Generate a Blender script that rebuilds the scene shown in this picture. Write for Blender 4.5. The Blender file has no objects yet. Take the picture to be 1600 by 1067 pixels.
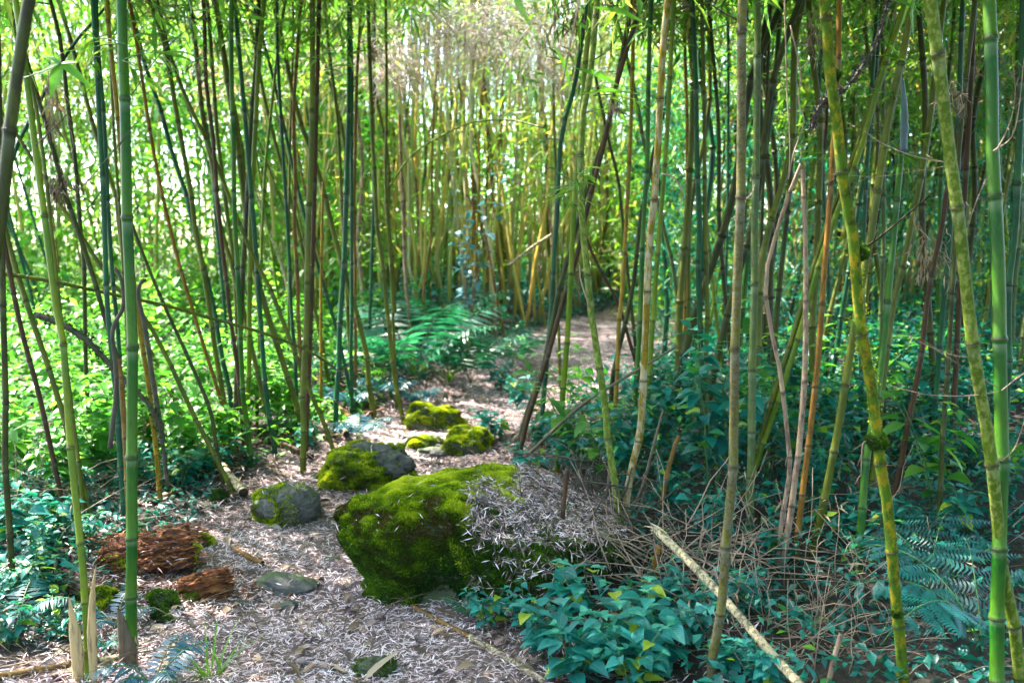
import bpy, math, random
import numpy as np
R = math.radians
rng = np.random.default_rng(7)
random.seed(7)
scene = bpy.context.scene
col = scene.collection

# ------------------------------------------------------------------ camera maths
CZ, PITCH, F = 1.5, R(5), 1500.0
cp, sp = math.cos(PITCH), math.sin(PITCH)
def ray(px, py):
    u, v = (px - 800) / F, (533.5 - py) / F
    return np.array([u, cp + v * sp, -sp + v * cp])
def at(px, py, D):
    d = ray(px, py)
    return np.array([0, 0, CZ]) + d * (D / d[1])

# ------------------------------------------------------------------ terrain
PY = [0, 3.4, 4.9, 6, 7.5, 8.7, 12, 16, 30]
PX = [-.6, -.8, -1.0, -.85, -.5, 0.05, 1.1, 3.2, 9]
PW = [.8, .78, .6, .52, .6, .8, 1.0, 1.1, 1.0]
def path_d(x, y):
    return np.abs(x - np.interp(y, PY, PX)) - np.interp(y, PY, PW)
def sstep(a, b, x):
    t = np.clip((x - a) / (b - a), 0, 1)
    return t * t * (3 - 2 * t)
def ground(x, y):
    x = np.asarray(x, float); y = np.asarray(y, float)
    s = np.where(y < 4, 0, np.where(y < 15, 0.062 * (y - 4), 0.68 + 0.02 * (y - 15)))
    s = np.minimum(s, 1.6)
    d = path_d(x, y)
    side = np.where(x < np.interp(y, PY, PX), 0.10, 0.14 * sstep(3.0, 5.0, y) + .02)
    h = s + side * sstep(0, 0.9, d) - 0.03 * (1 - sstep(-0.5, 0.1, d))
    h = h + 0.035 * np.sin(x * 2.3 + 1.1) * np.sin(y * 1.9) + 0.014 * np.sin(x * 6.1 + y * 3.3) * np.sin(y * 5.2 - x * 2) \
        + 0.10 * np.sin(x * .55 + 2) * np.sin(y * .47 + 1) * sstep(.5, 3, d)
    return h
def hit(px, py):
    d = ray(px, py); o = np.array([0, 0, CZ]); t = np.arange(1.5, 60, .05)
    Q = o + d * t[:, None]; b_ = Q[:, 2] < ground(Q[:, 0], Q[:, 1])
    k = int(np.argmax(b_)) if b_.any() else len(t) - 1
    t2 = np.linspace(t[max(0, k - 1)], t[k], 12); Q = o + d * t2[:, None]; b_ = Q[:, 2] < ground(Q[:, 0], Q[:, 1])
    return Q[int(np.argmax(b_))] if b_.any() else Q[-1]

# ------------------------------------------------------------------ object helpers
def tag(o, label=None, cat=None, group=None, kind=None):
    if label: o['label'] = label
    if cat: o['category'] = cat
    if group: o['group'] = group
    if kind: o['kind'] = kind
    return o
def empty(name, loc, label=None, cat=None, group=None):
    o = bpy.data.objects.new(name, None); col.objects.link(o)
    o.location = tuple(loc); o.empty_display_size = .1
    return tag(o, label, cat, group)
def mesh_np(name, V, faces, mat=None, uv=None, attrs=None, smooth=True):
    """V (n,3); faces: (m,k) array or list of arrays"""
    me = bpy.data.meshes.new(name)
    if not isinstance(faces, list): faces = [faces]
    faces = [np.asarray(f, np.int32) for f in faces if len(f)]
    V = np.asarray(V, np.float32)
    me.vertices.add(len(V)); me.vertices.foreach_set('co', V.ravel())
    loops = np.concatenate([f.ravel() for f in faces])
    tot = np.concatenate([np.full(len(f), f.shape[1], np.int32) for f in faces])
    start = np.concatenate([[0], np.cumsum(tot)[:-1]]).astype(np.int32)
    me.loops.add(len(loops)); me.loops.foreach_set('vertex_index', loops)
    me.polygons.add(len(tot)); me.polygons.foreach_set('loop_start', start)
    me.polygons.foreach_set('loop_total', tot)
    me.update(calc_edges=True)
    if uv is not None:
        l = me.uv_layers.new(name='UVMap')
        l.data.foreach_set('uv', np.asarray(uv, np.float32)[loops].ravel())
    for k, a in (attrs or {}).items():
        at_ = me.attributes.new(k, 'FLOAT', 'POINT')
        at_.data.foreach_set('value', np.asarray(a, np.float32))
    me.polygons.foreach_set('use_smooth', np.full(len(tot), smooth, bool))
    if mat: me.materials.append(mat)
    return me
def link(name, me, parent=None, loc=None):
    o = bpy.data.objects.new(name, me); col.objects.link(o)
    if parent is not None: o.parent = parent
    if loc is not None: o.location = tuple(loc)
    return o

def catmull(pts, n=8):
    P = np.asarray(pts, float)
    if len(P) < 3:
        return np.array([P[0] + (P[-1] - P[0]) * t for t in np.linspace(0, 1, n * 2)])
    Q = np.vstack([2 * P[0] - P[1], P, 2 * P[-1] - P[-2]])
    out = []
    for i in range(1, len(Q) - 2):
        for t in np.linspace(0, 1, n, endpoint=False):
            a, b, c, d = Q[i - 1], Q[i], Q[i + 1], Q[i + 2]
            out.append(.5 * (2 * b + (c - a) * t + (2 * a - 5 * b + 4 * c - d) * t * t + (3 * b - a - 3 * c + d) * t ** 3))
    out.append(P[-1])
    return np.array(out)
def tube_arrays(P, r, sides=8, cap=True):
    P = np.asarray(P, float); n = len(P)
    r = np.broadcast_to(np.asarray(r, float), (n,))
    T = np.gradient(P, axis=0); T /= np.linalg.norm(T, axis=1)[:, None] + 1e-9
    ref = np.array([0, 1, 0.]) if abs(T[0][1]) < .9 else np.array([1, 0, 0.])
    u = np.cross(T, ref); u /= np.linalg.norm(u, axis=1)[:, None] + 1e-9
    w = np.cross(T, u)
    a = np.arange(sides) / sides * 2 * math.pi
    V = P[:, None, :] + r[:, None, None] * (np.cos(a)[None, :, None] * u[:, None, :] + np.sin(a)[None, :, None] * w[:, None, :])
    V = V.reshape(-1, 3)
    i = np.arange(n - 1)[:, None] * sides; j = np.arange(sides)[None, :]; j2 = (j + 1) % sides
    Fq = np.stack([i + j, i + j2, i + sides + j2, i + sides + j], -1).reshape(-1, 4)
    faces = [Fq]
    if cap:
        V = np.vstack([V, P[0], P[-1]])
        k = np.arange(sides); b = (n - 1) * sides
        faces.append(np.stack([np.full(sides, n * sides), (k + 1) % sides, k], -1))
        faces.append(np.stack([np.full(sides, n * sides + 1), b + k, b + (k + 1) % sides], -1))
    return V, faces
class MB:
    def __init__(s): s.V = []; s.q = []; s.t = []; s.n = 0; s.a = []; s.uv = []
    def add(s, V, faces, a=0.5, uv=None):
        for f in faces if isinstance(faces, list) else [faces]:
            f = np.asarray(f)
            if len(f): (s.q if f.shape[1] == 4 else s.t).append(f + s.n)
        s.V.append(V); s.n += len(V)
        s.a.append(np.broadcast_to(a, (len(V),)).astype(float))
        s.uv.append(uv if uv is not None else np.full((len(V), 2), .3))
    def tube(s, P, r, sides=5, a=0.5):
        V, f = tube_arrays(P, r, sides); s.add(V, f, a)
    def mesh(s, name, mat, smooth=True):
        fs = []
        if s.q: fs.append(np.vstack(s.q))
        if s.t: fs.append(np.vstack(s.t))
        return mesh_np(name, np.vstack(s.V), fs, mat, np.vstack(s.uv), {'rnd': np.concatenate(s.a)}, smooth)

# leaf templates : +Y is the tip, z up, UV x = across, y = along
def leaf_template(L=1, W=.3, n=4, shape='lance', fold=.12, droop=.25, serr=0):
    ts = np.linspace(0, 1, n + 1)
    V, UV = [], []
    for k, t in enumerate(ts):
        if shape == 'lance': w = math.sin(math.pi * min(1, t ** .75)) ** .8 * (1 - .35 * t)
        elif shape == 'ovate': w = (math.sin(math.pi * t ** .62)) ** .85 * (1.12 - .35 * t)
        else: w = math.sin(math.pi * t)
        w = max(w, 0) * W / 2
        if serr and 0 < k < n: w *= 1 + serr * (1 if k % 2 else -1)
        y = L * t; z = -droop * L * t * t
        for s_ in (-1, 0, 1):
            V.append((s_ * w, y, z + (fold * w * 2 if s_ else 0))); UV.append((.5 + .5 * s_, t))
    Fq = []
    for k in range(n):
        b = 3 * k
        Fq += [(b, b + 1, b + 4, b + 3), (b + 1, b + 2, b + 5, b + 4)]
    return np.array(V), np.array(Fq), np.array(UV)
def rot_mats(yaw, pitch, roll):
    cy, sy, cx, sx, cr, sr = np.cos(yaw), np.sin(yaw), np.cos(pitch), np.sin(pitch), np.cos(roll), np.sin(roll)
    z = np.zeros_like(yaw); o = np.ones_like(yaw)
    Rz = np.stack([np.stack([cy, -sy, z], -1), np.stack([sy, cy, z], -1), np.stack([z, z, o], -1)], -2)
    Rx = np.stack([np.stack([o, z, z], -1), np.stack([z, cx, -sx], -1), np.stack([z, sx, cx], -1)], -2)
    Ry = np.stack([np.stack([cr, z, sr], -1), np.stack([z, o, z], -1), np.stack([-sr, z, cr], -1)], -2)
    return Rz @ Rx @ Ry
def stamp(tpl, locs, M, scale, rnd):
    V, Fq, UV = tpl
    n = len(locs)
    W = np.einsum('nij,kj->nki', M, V) * np.asarray(scale).reshape(n, 1, 1) + locs[:, None, :]
    FF = (Fq[None] + (np.arange(n) * len(V))[:, None, None]).reshape(-1, Fq.shape[1])
    return W.reshape(-1, 3), FF, np.tile(UV, (n, 1)), np.repeat(rnd, len(V))
def stamp_mesh(name, tpl, locs, M, scale, rnd, mat):
    V, Fq, UV, a = stamp(tpl, np.asarray(locs), M, scale, rnd)
    return mesh_np(name, V, Fq, mat, UV, {'rnd': a})

# ------------------------------------------------------------------ materials
def newmat(name):
    m = bpy.data.materials.new(name); m.use_nodes = True
    nt = m.node_tree; b = nt.nodes['Principled BSDF']
    return m, nt, b
def N(nt, t, **kw):
    n = nt.nodes.new(t)
    for k, v in kw.items():
        if k.startswith('i_'): n.inputs[k[2:].replace('_', ' ')].default_value = v
        else: setattr(n, k, v)
    return n
def ramp(nt, fac, stops, interp='LINEAR'):
    r = nt.nodes.new('ShaderNodeValToRGB'); r.color_ramp.interpolation = interp
    e = r.color_ramp.elements
    while len(e) < len(stops): e.new(.5)
    for x, (p, c) in zip(e, stops):
        x.position = p; x.color = (*c, 1) if len(c) == 3 else c
    nt.links.new(fac, r.inputs[0]); return r
def mixc(nt, fac, a, b, mode='MIX'):
    m = nt.nodes.new('ShaderNodeMix'); m.data_type = 'RGBA'; m.blend_type = mode
    for sock, val in ((m.inputs[0], fac), (m.inputs[6], a), (m.inputs[7], b)):
        if hasattr(val, 'links'): nt.links.new(val, sock)
        elif isinstance(val, (int, float)): sock.default_value = val
        else: sock.default_value = (*val, 1)
    return m.outputs[2]
def math_(nt, op, a, b=None, c=None):
    m = nt.nodes.new('ShaderNodeMath'); m.operation = op
    for s_, v in zip(m.inputs, (a, b, c)):
        if v is None: continue
        if hasattr(v, 'links'): nt.links.new(v, s_)
        else: s_.default_value = v
    return m.outputs[0]
def attr(nt, n):
    a = nt.nodes.new('ShaderNodeAttribute'); a.attribute_name = n; return a.outputs['Fac']
def objnoise(nt, scale, stretch=(1, 1, 1), detail=3, rough=.55):
    tc = nt.nodes.new('ShaderNodeTexCoord'); mp = nt.nodes.new('ShaderNodeMapping')
    mp.inputs['Scale'].default_value = stretch
    nt.links.new(tc.outputs['Object'], mp.inputs[0])
    n = nt.nodes.new('ShaderNodeTexNoise'); n.inputs['Scale'].default_value = scale
    n.inputs['Detail'].default_value = detail; n.inputs['Roughness'].default_value = rough
    nt.links.new(mp.outputs[0], n.inputs['Vector'])
    return n.outputs['Fac']
def bump(nt, b, h, strength=.3, dist=.01):
    n = nt.nodes.new('ShaderNodeBump'); n.inputs['Strength'].default_value = strength
    n.inputs['Distance'].default_value = dist
    nt.links.new(h, n.inputs['Height']); nt.links.new(n.outputs[0], b.inputs['Normal'])

CULM_V = .60
def bamboo_mat(name, lo, hi, spot, spot_amt=.35, spot_scale=45, rough=.35, bloom=.2, stretch=.35, stain=None):
    stain = spot_amt * .8 if stain is None else stain
    """lo/hi: colours along an internode, spot: lichen or stain colour in patches"""
    m, nt, b = newmat(name)
    t = attr(nt, 'seg')
    n1 = objnoise(nt, 3.0, (1, 1, .6), 3)
    n2 = objnoise(nt, spot_scale, (1, 1, stretch), 4, .7)
    n3 = objnoise(nt, 160, (1, 1, .04), 2)
    base = mixc(nt, ramp(nt, math_(nt, 'ADD', math_(nt, 'MULTIPLY', t, .55), math_(nt, 'MULTIPLY', n1, .6)),
                         [(.25, (0, 0, 0)), (.8, (1, 1, 1))]).outputs[0], lo, hi)
    base = mixc(nt, math_(nt, 'MULTIPLY', math_(nt, 'SUBTRACT', n3, .35), .5), base, tuple(c * .45 for c in hi))
    c = .62 - spot_amt * .35
    sm = ramp(nt, n2, [(c, (0, 0, 0)), (c + .1, (1, 1, 1))]).outputs[0]
    base = mixc(nt, math_(nt, 'MULTIPLY', sm, min(1, .4 + spot_amt)), base, spot)
    n4 = objnoise(nt, 34, (1, 1, .8), 5, .75)
    base = mixc(nt, math_(nt, 'MULTIPLY', ramp(nt, n4, [(.52, (0, 0, 0)), (.64, (1, 1, 1))]).outputs[0], min(.8, .12 + stain)), base, (.035, .026, .012))
    # waxy pale band just under the node, dark scar at the node
    bl = ramp(nt, t, [(.86, (0, 0, 0)), (.955, (bloom,) * 3), (.975, (0, 0, 0))]).outputs[0]
    base = mixc(nt, bl, base, (.42, .45, .36))
    dk = ramp(nt, t, [(0, (1, 1, 1)), (.035, (0, 0, 0)), (.975, (0, 0, 0)), (.99, (1, 1, 1))]).outputs[0]
    base = mixc(nt, math_(nt, 'MULTIPLY', dk, .95), base, (.014, .010, .006))
    hs = N(nt, 'ShaderNodeHueSaturation'); hs.inputs['Saturation'].default_value = 1.4; hs.inputs['Value'].default_value = CULM_V
    nt.links.new(base, hs.inputs['Color']); nt.links.new(hs.outputs[0], b.inputs['Base Color']); b.inputs['Specular IOR Level'].default_value = .28
    rr = math_(nt, 'ADD', rough, math_(nt, 'MULTIPLY', n2, .25)); nt.links.new(rr, b.inputs['Roughness'])
    bump(nt, b, n2, .25, .002)
    return m
BM = {
 'green':  bamboo_mat('green bamboo', (.085, .20, .012), (.012, .085, .02), (.05, .15, .035), .34, 70, .36, .3, .3, .16),
 'teal':   bamboo_mat('dark green bamboo', (.02, .12, .04), (.006, .06, .038), (.06, .12, .07), .3, 60, .38, .25, .3, .15),
 'olive':  bamboo_mat('olive bamboo', (.17, .19, .022), (.075, .105, .014), (.12, .11, .06), .3, 50, .4),
 'ygreen': bamboo_mat('yellow green bamboo', (.24, .30, .03), (.10, .19, .02), (.2, .19, .05), .2, 55, .35),
 'yellow': bamboo_mat('yellow bamboo', (.42, .27, .04), (.27, .19, .04), (.09, .06, .03), .3, 40, .4),
 'tan':    bamboo_mat('tan bamboo', (.32, .21, .11), (.20, .13, .07), (.12, .08, .055), .35, 35, .55, .2),
 'orange': bamboo_mat('orange tan cane', (.36, .22, .11), (.24, .14, .07), (.12, .07, .035), .3, 30, .5, .2),
 'pink':   bamboo_mat('weathered pink cane', (.52, .40, .31), (.36, .27, .23), (.12, .08, .075), .35, 30, .6, .15),
 'brown':  bamboo_mat('brown bamboo', (.10, .055, .03), (.06, .035, .022), (.035, .025, .02), .35, 35, .5, .15),
 'dark':   bamboo_mat('dark stained bamboo', (.075, .085, .012), (.03, .042, .010), (.02, .016, .012), .35, 35, .45, .15),
 'lichen': bamboo_mat('lichen covered bamboo', (.42, .32, .03), (.27, .22, .03), (.08, .15, .015), .6, 30, .75, .1, .6, .7),
 'white':  bamboo_mat('pale lichen bamboo', (.30, .22, .05), (.26, .20, .07), (.50, .44, .34), .5, 30, .65, .2, .35),
 'mottle': bamboo_mat('mottled olive bamboo', (.17, .16, .018), (.10, .085, .035), (.17, .16, .13), .5, 95, .6, .2, 1),
 'spot':   bamboo_mat('light lichen green bamboo', (.13, .19, .035), (.10, .15, .04), (.30, .32, .15), .42, 60, .55, .2, .6),
 'grey':   bamboo_mat('grey green bamboo', (.13, .17, .06), (.095, .14, .075), (.16, .18, .12), .35, 60, .5, .3),
 'pale':   bamboo_mat('pale weathered cane', (.75, .66, .48), (.6, .52, .38), (.14, .12, .1), .45, 60, .6, .2, 1),
}
def leaf_mat(name, stops, rough=.42, transl=.45, tcol=None, veins=True, spec=.5):
    m, nt, b = newmat(name)
    r = ramp(nt, attr(nt, 'rnd'), stops)
    c = r.outputs[0]
    if veins:
        uv = nt.nodes.new('ShaderNodeUVMap'); sx = nt.nodes.new('ShaderNodeSeparateXYZ'); nt.links.new(uv.outputs[0], sx.inputs[0])
        across = math_(nt, 'ABSOLUTE', math_(nt, 'SUBTRACT', sx.outputs[0], .5))
        mid = ramp(nt, across, [(.0, (1, 1, 1)), (.05, (0, 0, 0))]).outputs[0]
        ph = math_(nt, 'SINE', math_(nt, 'MULTIPLY', math_(nt, 'SUBTRACT', sx.outputs[1], math_(nt, 'MULTIPLY', across, .7)), 60))
        vv = math_(nt, 'MULTIPLY', math_(nt, 'POWER', math_(nt, 'MAXIMUM', ph, 0), 6), .28)
        c = mixc(nt, math_(nt, 'MAXIMUM', math_(nt, 'MULTIPLY', mid, .45), vv), c, (.16, .32, .14))
        bump(nt, b, ph, .35, .002)
    nt.links.new(c, b.inputs['Base Color'])
    b.inputs['Roughness'].default_value = rough
    b.inputs['Specular IOR Level'].default_value = spec
    tr = nt.nodes.new('ShaderNodeBsdfTranslucent')
    hs = nt.nodes.new('ShaderNodeMix'); hs.data_type = 'RGBA'; hs.blend_type = 'MULTIPLY'; hs.inputs[0].default_value = 1
    nt.links.new(c, hs.inputs[6]); hs.inputs[7].default_value = (*(tcol or (2.6, 2.0, .8)), 1)
    nt.links.new(hs.outputs[2], tr.inputs[0])
    mx = nt.nodes.new('ShaderNodeMixShader'); mx.inputs[0].default_value = transl
    nt.links.new(b.outputs[0], mx.inputs[1]); nt.links.new(tr.outputs[0], mx.inputs[2])
    nt.links.new(mx.outputs[0], nt.nodes['Material Output'].inputs[0])
    return m
LM = {
 'bamboo': leaf_mat('bamboo leaves', [(0, (.04, .14, .02)), (.5, (.085, .22, .03)), (.85, (.15, .28, .04)), (1, (.28, .25, .09))], veins=False, tcol=(2.1, 2.0, .9)),
 'broad':  leaf_mat('bright broad leaves', [(0, (.02, .11, .02)), (.35, (.04, .18, .025)), (.75, (.085, .25, .03)), (1, (.16, .34, .05))], veins=False, tcol=(1.9, 1.9, 1.0)),
 'tealf':  leaf_mat('blue green undergrowth leaves', [(0, (.003, .05, .05)), (.5, (.007, .13, .12)), (.82, (.015, .21, .17)), (.93, (.06, .24, .04)), (1, (.18, .3, .02))], veins=False, transl=.3, tcol=(1.6, 2.2, 1.0)),
 'teal':   leaf_mat('blue green nettle leaves', [(0, (.003, .075, .08)), (.5, (.008, .17, .175)), (.88, (.02, .25, .23)), (.95, (.05, .22, .05)), (1, (.25, .32, .02))], transl=.28, tcol=(1.4, 2.2, 1.2), spec=.4),
 'bluel':  leaf_mat('blue shrub leaves', [(0, (.03, .13, .16)), (1, (.08, .22, .27))], transl=.25, tcol=(1.2, 1.5, 1.2), veins=False),
 'fern':   leaf_mat('fern leaflets', [(0, (.002, .06, .07)), (1, (.010, .14, .14))], transl=.3, tcol=(1.3, 2, 1.2), veins=False),
 'fernb':  leaf_mat('blue fern leaflets', [(0, (.006, .05, .08)), (1, (.02, .12, .17))], transl=.25, tcol=(1.2, 1.6, 1.2), veins=False),
 'ferng':  leaf_mat('green fern leaflets', [(0, (.006, .075, .055)), (1, (.025, .15, .09))], transl=.35, tcol=(1.6, 2, 1), veins=False),
 'litter': leaf_mat('fallen bamboo leaves', [(0, (.05, .028, .034)), (.14, (.18, .10, .085)), (.28, (.38, .25, .25)), (.5, (.66, .50, .54)), (.75, (.80, .64, .71)), (1, (.88, .78, .83))], rough=.6, transl=.12, tcol=(1, 1, 1), veins=False, spec=.3),
 'litterd': leaf_mat('dark fallen leaves', [(0, (.03, .02, .03)), (.5, (.07, .045, .05)), (1, (.16, .10, .09))], rough=.5, transl=.05, tcol=(1, 1, 1), veins=False),
 'dry':    leaf_mat('dry hanging leaves', [(0, (.12, .08, .05)), (.6, (.3, .21, .14)), (1, (.46, .36, .27))], rough=.6, transl=.3, tcol=(1.2, 1, .8), veins=False),
 'dryd':   leaf_mat('dark dry leaves', [(0, (.03, .02, .015)), (1, (.13, .075, .045))], rough=.6, transl=.1, tcol=(1.2, 1, .8), veins=False),
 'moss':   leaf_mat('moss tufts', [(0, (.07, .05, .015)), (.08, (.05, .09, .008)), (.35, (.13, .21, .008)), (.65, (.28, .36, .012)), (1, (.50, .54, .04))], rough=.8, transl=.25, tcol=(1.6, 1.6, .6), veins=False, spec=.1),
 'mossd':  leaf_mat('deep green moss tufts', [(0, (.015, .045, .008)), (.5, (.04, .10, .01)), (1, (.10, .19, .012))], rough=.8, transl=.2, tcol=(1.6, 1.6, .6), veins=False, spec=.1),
 'grass':  leaf_mat('grass blades', [(0, (.04, .15, .02)), (1, (.12, .28, .03))], veins=False),
}
def simple(name, a, b_, scale=8, rough=.8, stretch=(1, 1, 1), bs=.6, bd=.01, c3=None):
    m, nt, b = newmat(name)
    n = objnoise(nt, scale, stretch, 6, .65)
    st = [(.3, a), (.7, b_)] if c3 is None else [(.3, a), (.5, c3), (.7, b_)]
    nt.links.new(ramp(nt, n, st).outputs[0], b.inputs['Base Color'])
    b.inputs['Roughness'].default_value = rough
    bump(nt, b, n, bs, bd)
    return m
M_twig = simple('dry twigs', (.16, .10, .07), (.36, .26, .20), 14)
M_twigd = simple('dark twigs', (.02, .018, .013), (.07, .055, .04), 14)
M_twigp = simple('bleached twigs', (.30, .24, .23), (.52, .44, .43), 14)
M_stem = simple('green plant stems', (.03, .10, .03), (.07, .15, .04), 14, .5)
M_stemb = simple('brown plant stems', (.05, .035, .02), (.11, .08, .05), 14, .6)
M_sheath = simple('papery culm sheaths', (.05, .028, .012), (.38, .25, .10), 60, .65, (1, 1, .12), .5, .003, (.36, .25, .12))
M_sheathd = simple('dark culm sheaths', (.02, .014, .008), (.12, .08, .045), 50, .7, (1, 1, .15), .5, .003)
M_sheathb = simple('blue young sheath', (.015, .04, .06), (.05, .09, .11), 14, .5, (1, 1, .15), .3, .003)
M_ring = simple('node scars', (.010, .008, .005), (.045, .034, .02), 60, .6, (1, 1, 1), .3, .002)
M_ringp = simple('pale node scars', (.03, .022, .014), (.13, .10, .065), 60, .6, (1, 1, 1), .3, .002)
M_log = simple('red rotten wood', (.012, .006, .004), (.46, .19, .055), 13, .9, (.8, 3, 3), 1.0, .03, (.11, .032, .015))
M_logo = simple('orange rotten wood', (.03, .01, .005), (.46, .19, .045), 20, .9, (1, 2.5, 3), 1.0, .03, (.19, .055, .018))
# ground
M_ground, nt, b = newmat('forest soil')
n1 = objnoise(nt, 3, (1, 1, 1), 8, .7); n2 = objnoise(nt, 38, (1, 1, 1), 6, .75)
c = ramp(nt, n2, [(.3, (.05, .034, .03)), (.5, (.13, .09, .08)), (.7, (.34, .25, .23))]).outputs[0]
c2 = ramp(nt, n2, [(.3, (.006, .006, .004)), (.6, (.025, .018, .013)), (.8, (.09, .06, .045))]).outputs[0]
c = mixc(nt, attr(nt, 'path'), c2, c)
c = mixc(nt, ramp(nt, n1, [(.3, (0, 0, 0)), (.7, (.4, .4, .4))]).outputs[0], c, (.05, .035, .03))
nt.links.new(c, b.inputs['Base Color']); b.inputs['Roughness'].default_value = .9
bump(nt, b, n2, .8, .02)
# stone
def stone_mat(name, a, b_, mossc=(.05, .10, .01), mt=.35):
    m, nt, b = newmat(name)
    n = objnoise(nt, 9, (1, 1, 1), 8, .65); n2 = objnoise(nt, 70, (1, 1, 1), 4, .7); n3 = objnoise(nt, 4, (1, 1, 1), 5, .6)
    c = ramp(nt, n, [(.3, a), (.7, b_)]).outputs[0]
    c = mixc(nt, math_(nt, 'MULTIPLY', n2, .4), c, tuple(x * .5 for x in a))
    g = ramp(nt, n3, [(.5 - mt * .3, (1, 1, 1)), (.58 - mt * .3 + .08, (0, 0, 0))]).outputs[0]
    c = mixc(nt, math_(nt, 'MULTIPLY', g, .8), c, mossc)
    nt.links.new(c, b.inputs['Base Color']); b.inputs['Roughness'].default_value = .75
    bump(nt, b, math_(nt, 'ADD', n, math_(nt, 'MULTIPLY', n2, .5)), .7, .02)
    return m
M_stone = stone_mat('grey river stone', (.03, .029, .028), (.10, .095, .092), mt=.45)
M_stoneg = stone_mat('green stained stone', (.02, .03, .012), (.07, .085, .035), (.035, .085, .010), .9)

# ------------------------------------------------------------------ ground sheet
def axis(lo, hi, fine_lo, fine_hi, step, k=26):
    a = np.arange(fine_lo, fine_hi + 1e-6, step)
    l = fine_lo - np.geomspace(step, fine_lo - lo, k)[::-1]; h_ = fine_hi + np.geomspace(step, hi - fine_hi, k)
    return np.concatenate([l, a, h_])
xs = axis(-300, 300, -7, 9, .07); ys = axis(-300, 300, 1.5, 15, .07)
X, Y = np.meshgrid(xs, ys)
Z = ground(X, Y)
V = np.stack([X, Y, Z], -1).reshape(-1, 3)
nx, ny = len(xs), len(ys)
i = np.arange(ny - 1)[:, None] * nx; j = np.arange(nx - 1)[None]
Fq = np.stack([i + j, i + j + 1, i + nx + j + 1, i + nx + j], -1).reshape(-1, 4)
pm = 1 - sstep(-.05, .35, path_d(X, Y) + .18 * np.sin(X * 5) * np.sin(Y * 4.3)).ravel()
g = link('ground', mesh_np('ground', V, Fq, M_ground, attrs={'path': pm}))
tag(g, kind='structure')

# ------------------------------------------------------------------ bamboo culms
def nodes_for(Ltot, base=.14, mx=.5, seed=0):
    r = random.Random(seed); s = [0.0]; step = base
    while s[-1] < Ltot:
        s.append(s[-1] + step * r.uniform(.88, 1.12)); step = min(mx, step * 1.3)
    return s[1:-1]
def culm_arrays(P, r0, r1, sides, seed, nodes=None, flare=1.22):
    """P dense polyline base->top. returns verts, faces, seg attr, node list [(pos, dir, radius)]"""
    d = np.linalg.norm(np.diff(P, axis=0), axis=1); S = np.concatenate([[0], np.cumsum(d)]); Lt = S[-1]
    if nodes is None: nodes = nodes_for(Lt, seed=seed, mx=random.Random(seed).uniform(.42, .62))
    rr = random.Random(seed + 5)
    knots = [0.0] + list(nodes) + [Lt]
    st, seg, rad = [], [], []
    for a, b_ in zip(knots[:-1], knots[1:]):
        Ls = b_ - a
        e = min(.012, Ls * .15) * (r0 / .02)
        e = min(e, Ls * .2)
        for k, (q, m_) in enumerate(((0, flare), (e * .5, 1.12), (e * 1.2, 1.0), (Ls * .3, .97), (Ls * .6, .97), (Ls - e * 1.6, 1.0), (Ls - e * .6, 1.05))):
            st.append(a + q); seg.append(q / Ls if k else 0.0); rad.append(m_)
    st.append(Lt); seg.append(1.0); rad.append(1.0)
    st = np.array(st); seg = np.array(seg)
    C = np.stack([np.interp(st, S, P[:, k]) for k in range(3)], -1)
    # slight zig-zag at nodes
    jog = np.array([[rr.uniform(-1, 1), rr.uniform(-1, 1), 0] for _ in knots]) * r0 * .35
    ki = np.interp(st, knots, np.arange(len(knots)))
    C += np.stack([np.interp(ki, np.arange(len(knots)), jog[:, k]) for k in range(3)], -1)
    rads = (r0 + (r1 - r0) * st / Lt) * np.array(rad)
    V, f = tube_arrays(C, rads, sides)
    a = np.concatenate([np.repeat(seg, sides), [0, 1]])
    nd = []
    for q in nodes:
        p = np.array([np.interp(q, st, C[:, k]) for k in range(3)]); p2 = np.array([np.interp(q + .03, st, C[:, k]) for k in range(3)])
        dr = p2 - p; dr /= np.linalg.norm(dr) + 1e-9
        nd.append((p, dr, (r0 + (r1 - r0) * q / Lt)))
    return V, f, a, nd
def ring_mesh(sides=14):
    prof = [(1.02, -.32), (1.18, -.25), (1.24, -.1), (1.12, 0), (1.25, .1), (1.18, .22), (1.03, .28)]
    P, Fs = [], []
    for (r_, z) in prof:
        for k in range(sides):
            a = k / sides * 2 * math.pi; P.append((r_ * math.cos(a), r_ * math.sin(a), z * .8))
    for i_ in range(len(prof) - 1):
        for k in range(sides):
            Fs.append((i_ * sides + k, i_ * sides + (k + 1) % sides, (i_ + 1) * sides + (k + 1) % sides, (i_ + 1) * sides + k))
    return np.array(P), np.array(Fs)
rv, rf = ring_mesh()
ME_ring = mesh_np('node_ring', rv, rf, M_ring); ME_ringp = mesh_np('node_ring_pale', rv, rf, M_ringp)
from mathutils import Vector, Matrix
def z_to(d):
    return Vector((0, 0, 1)).rotation_difference(Vector(d)).to_euler()

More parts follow.
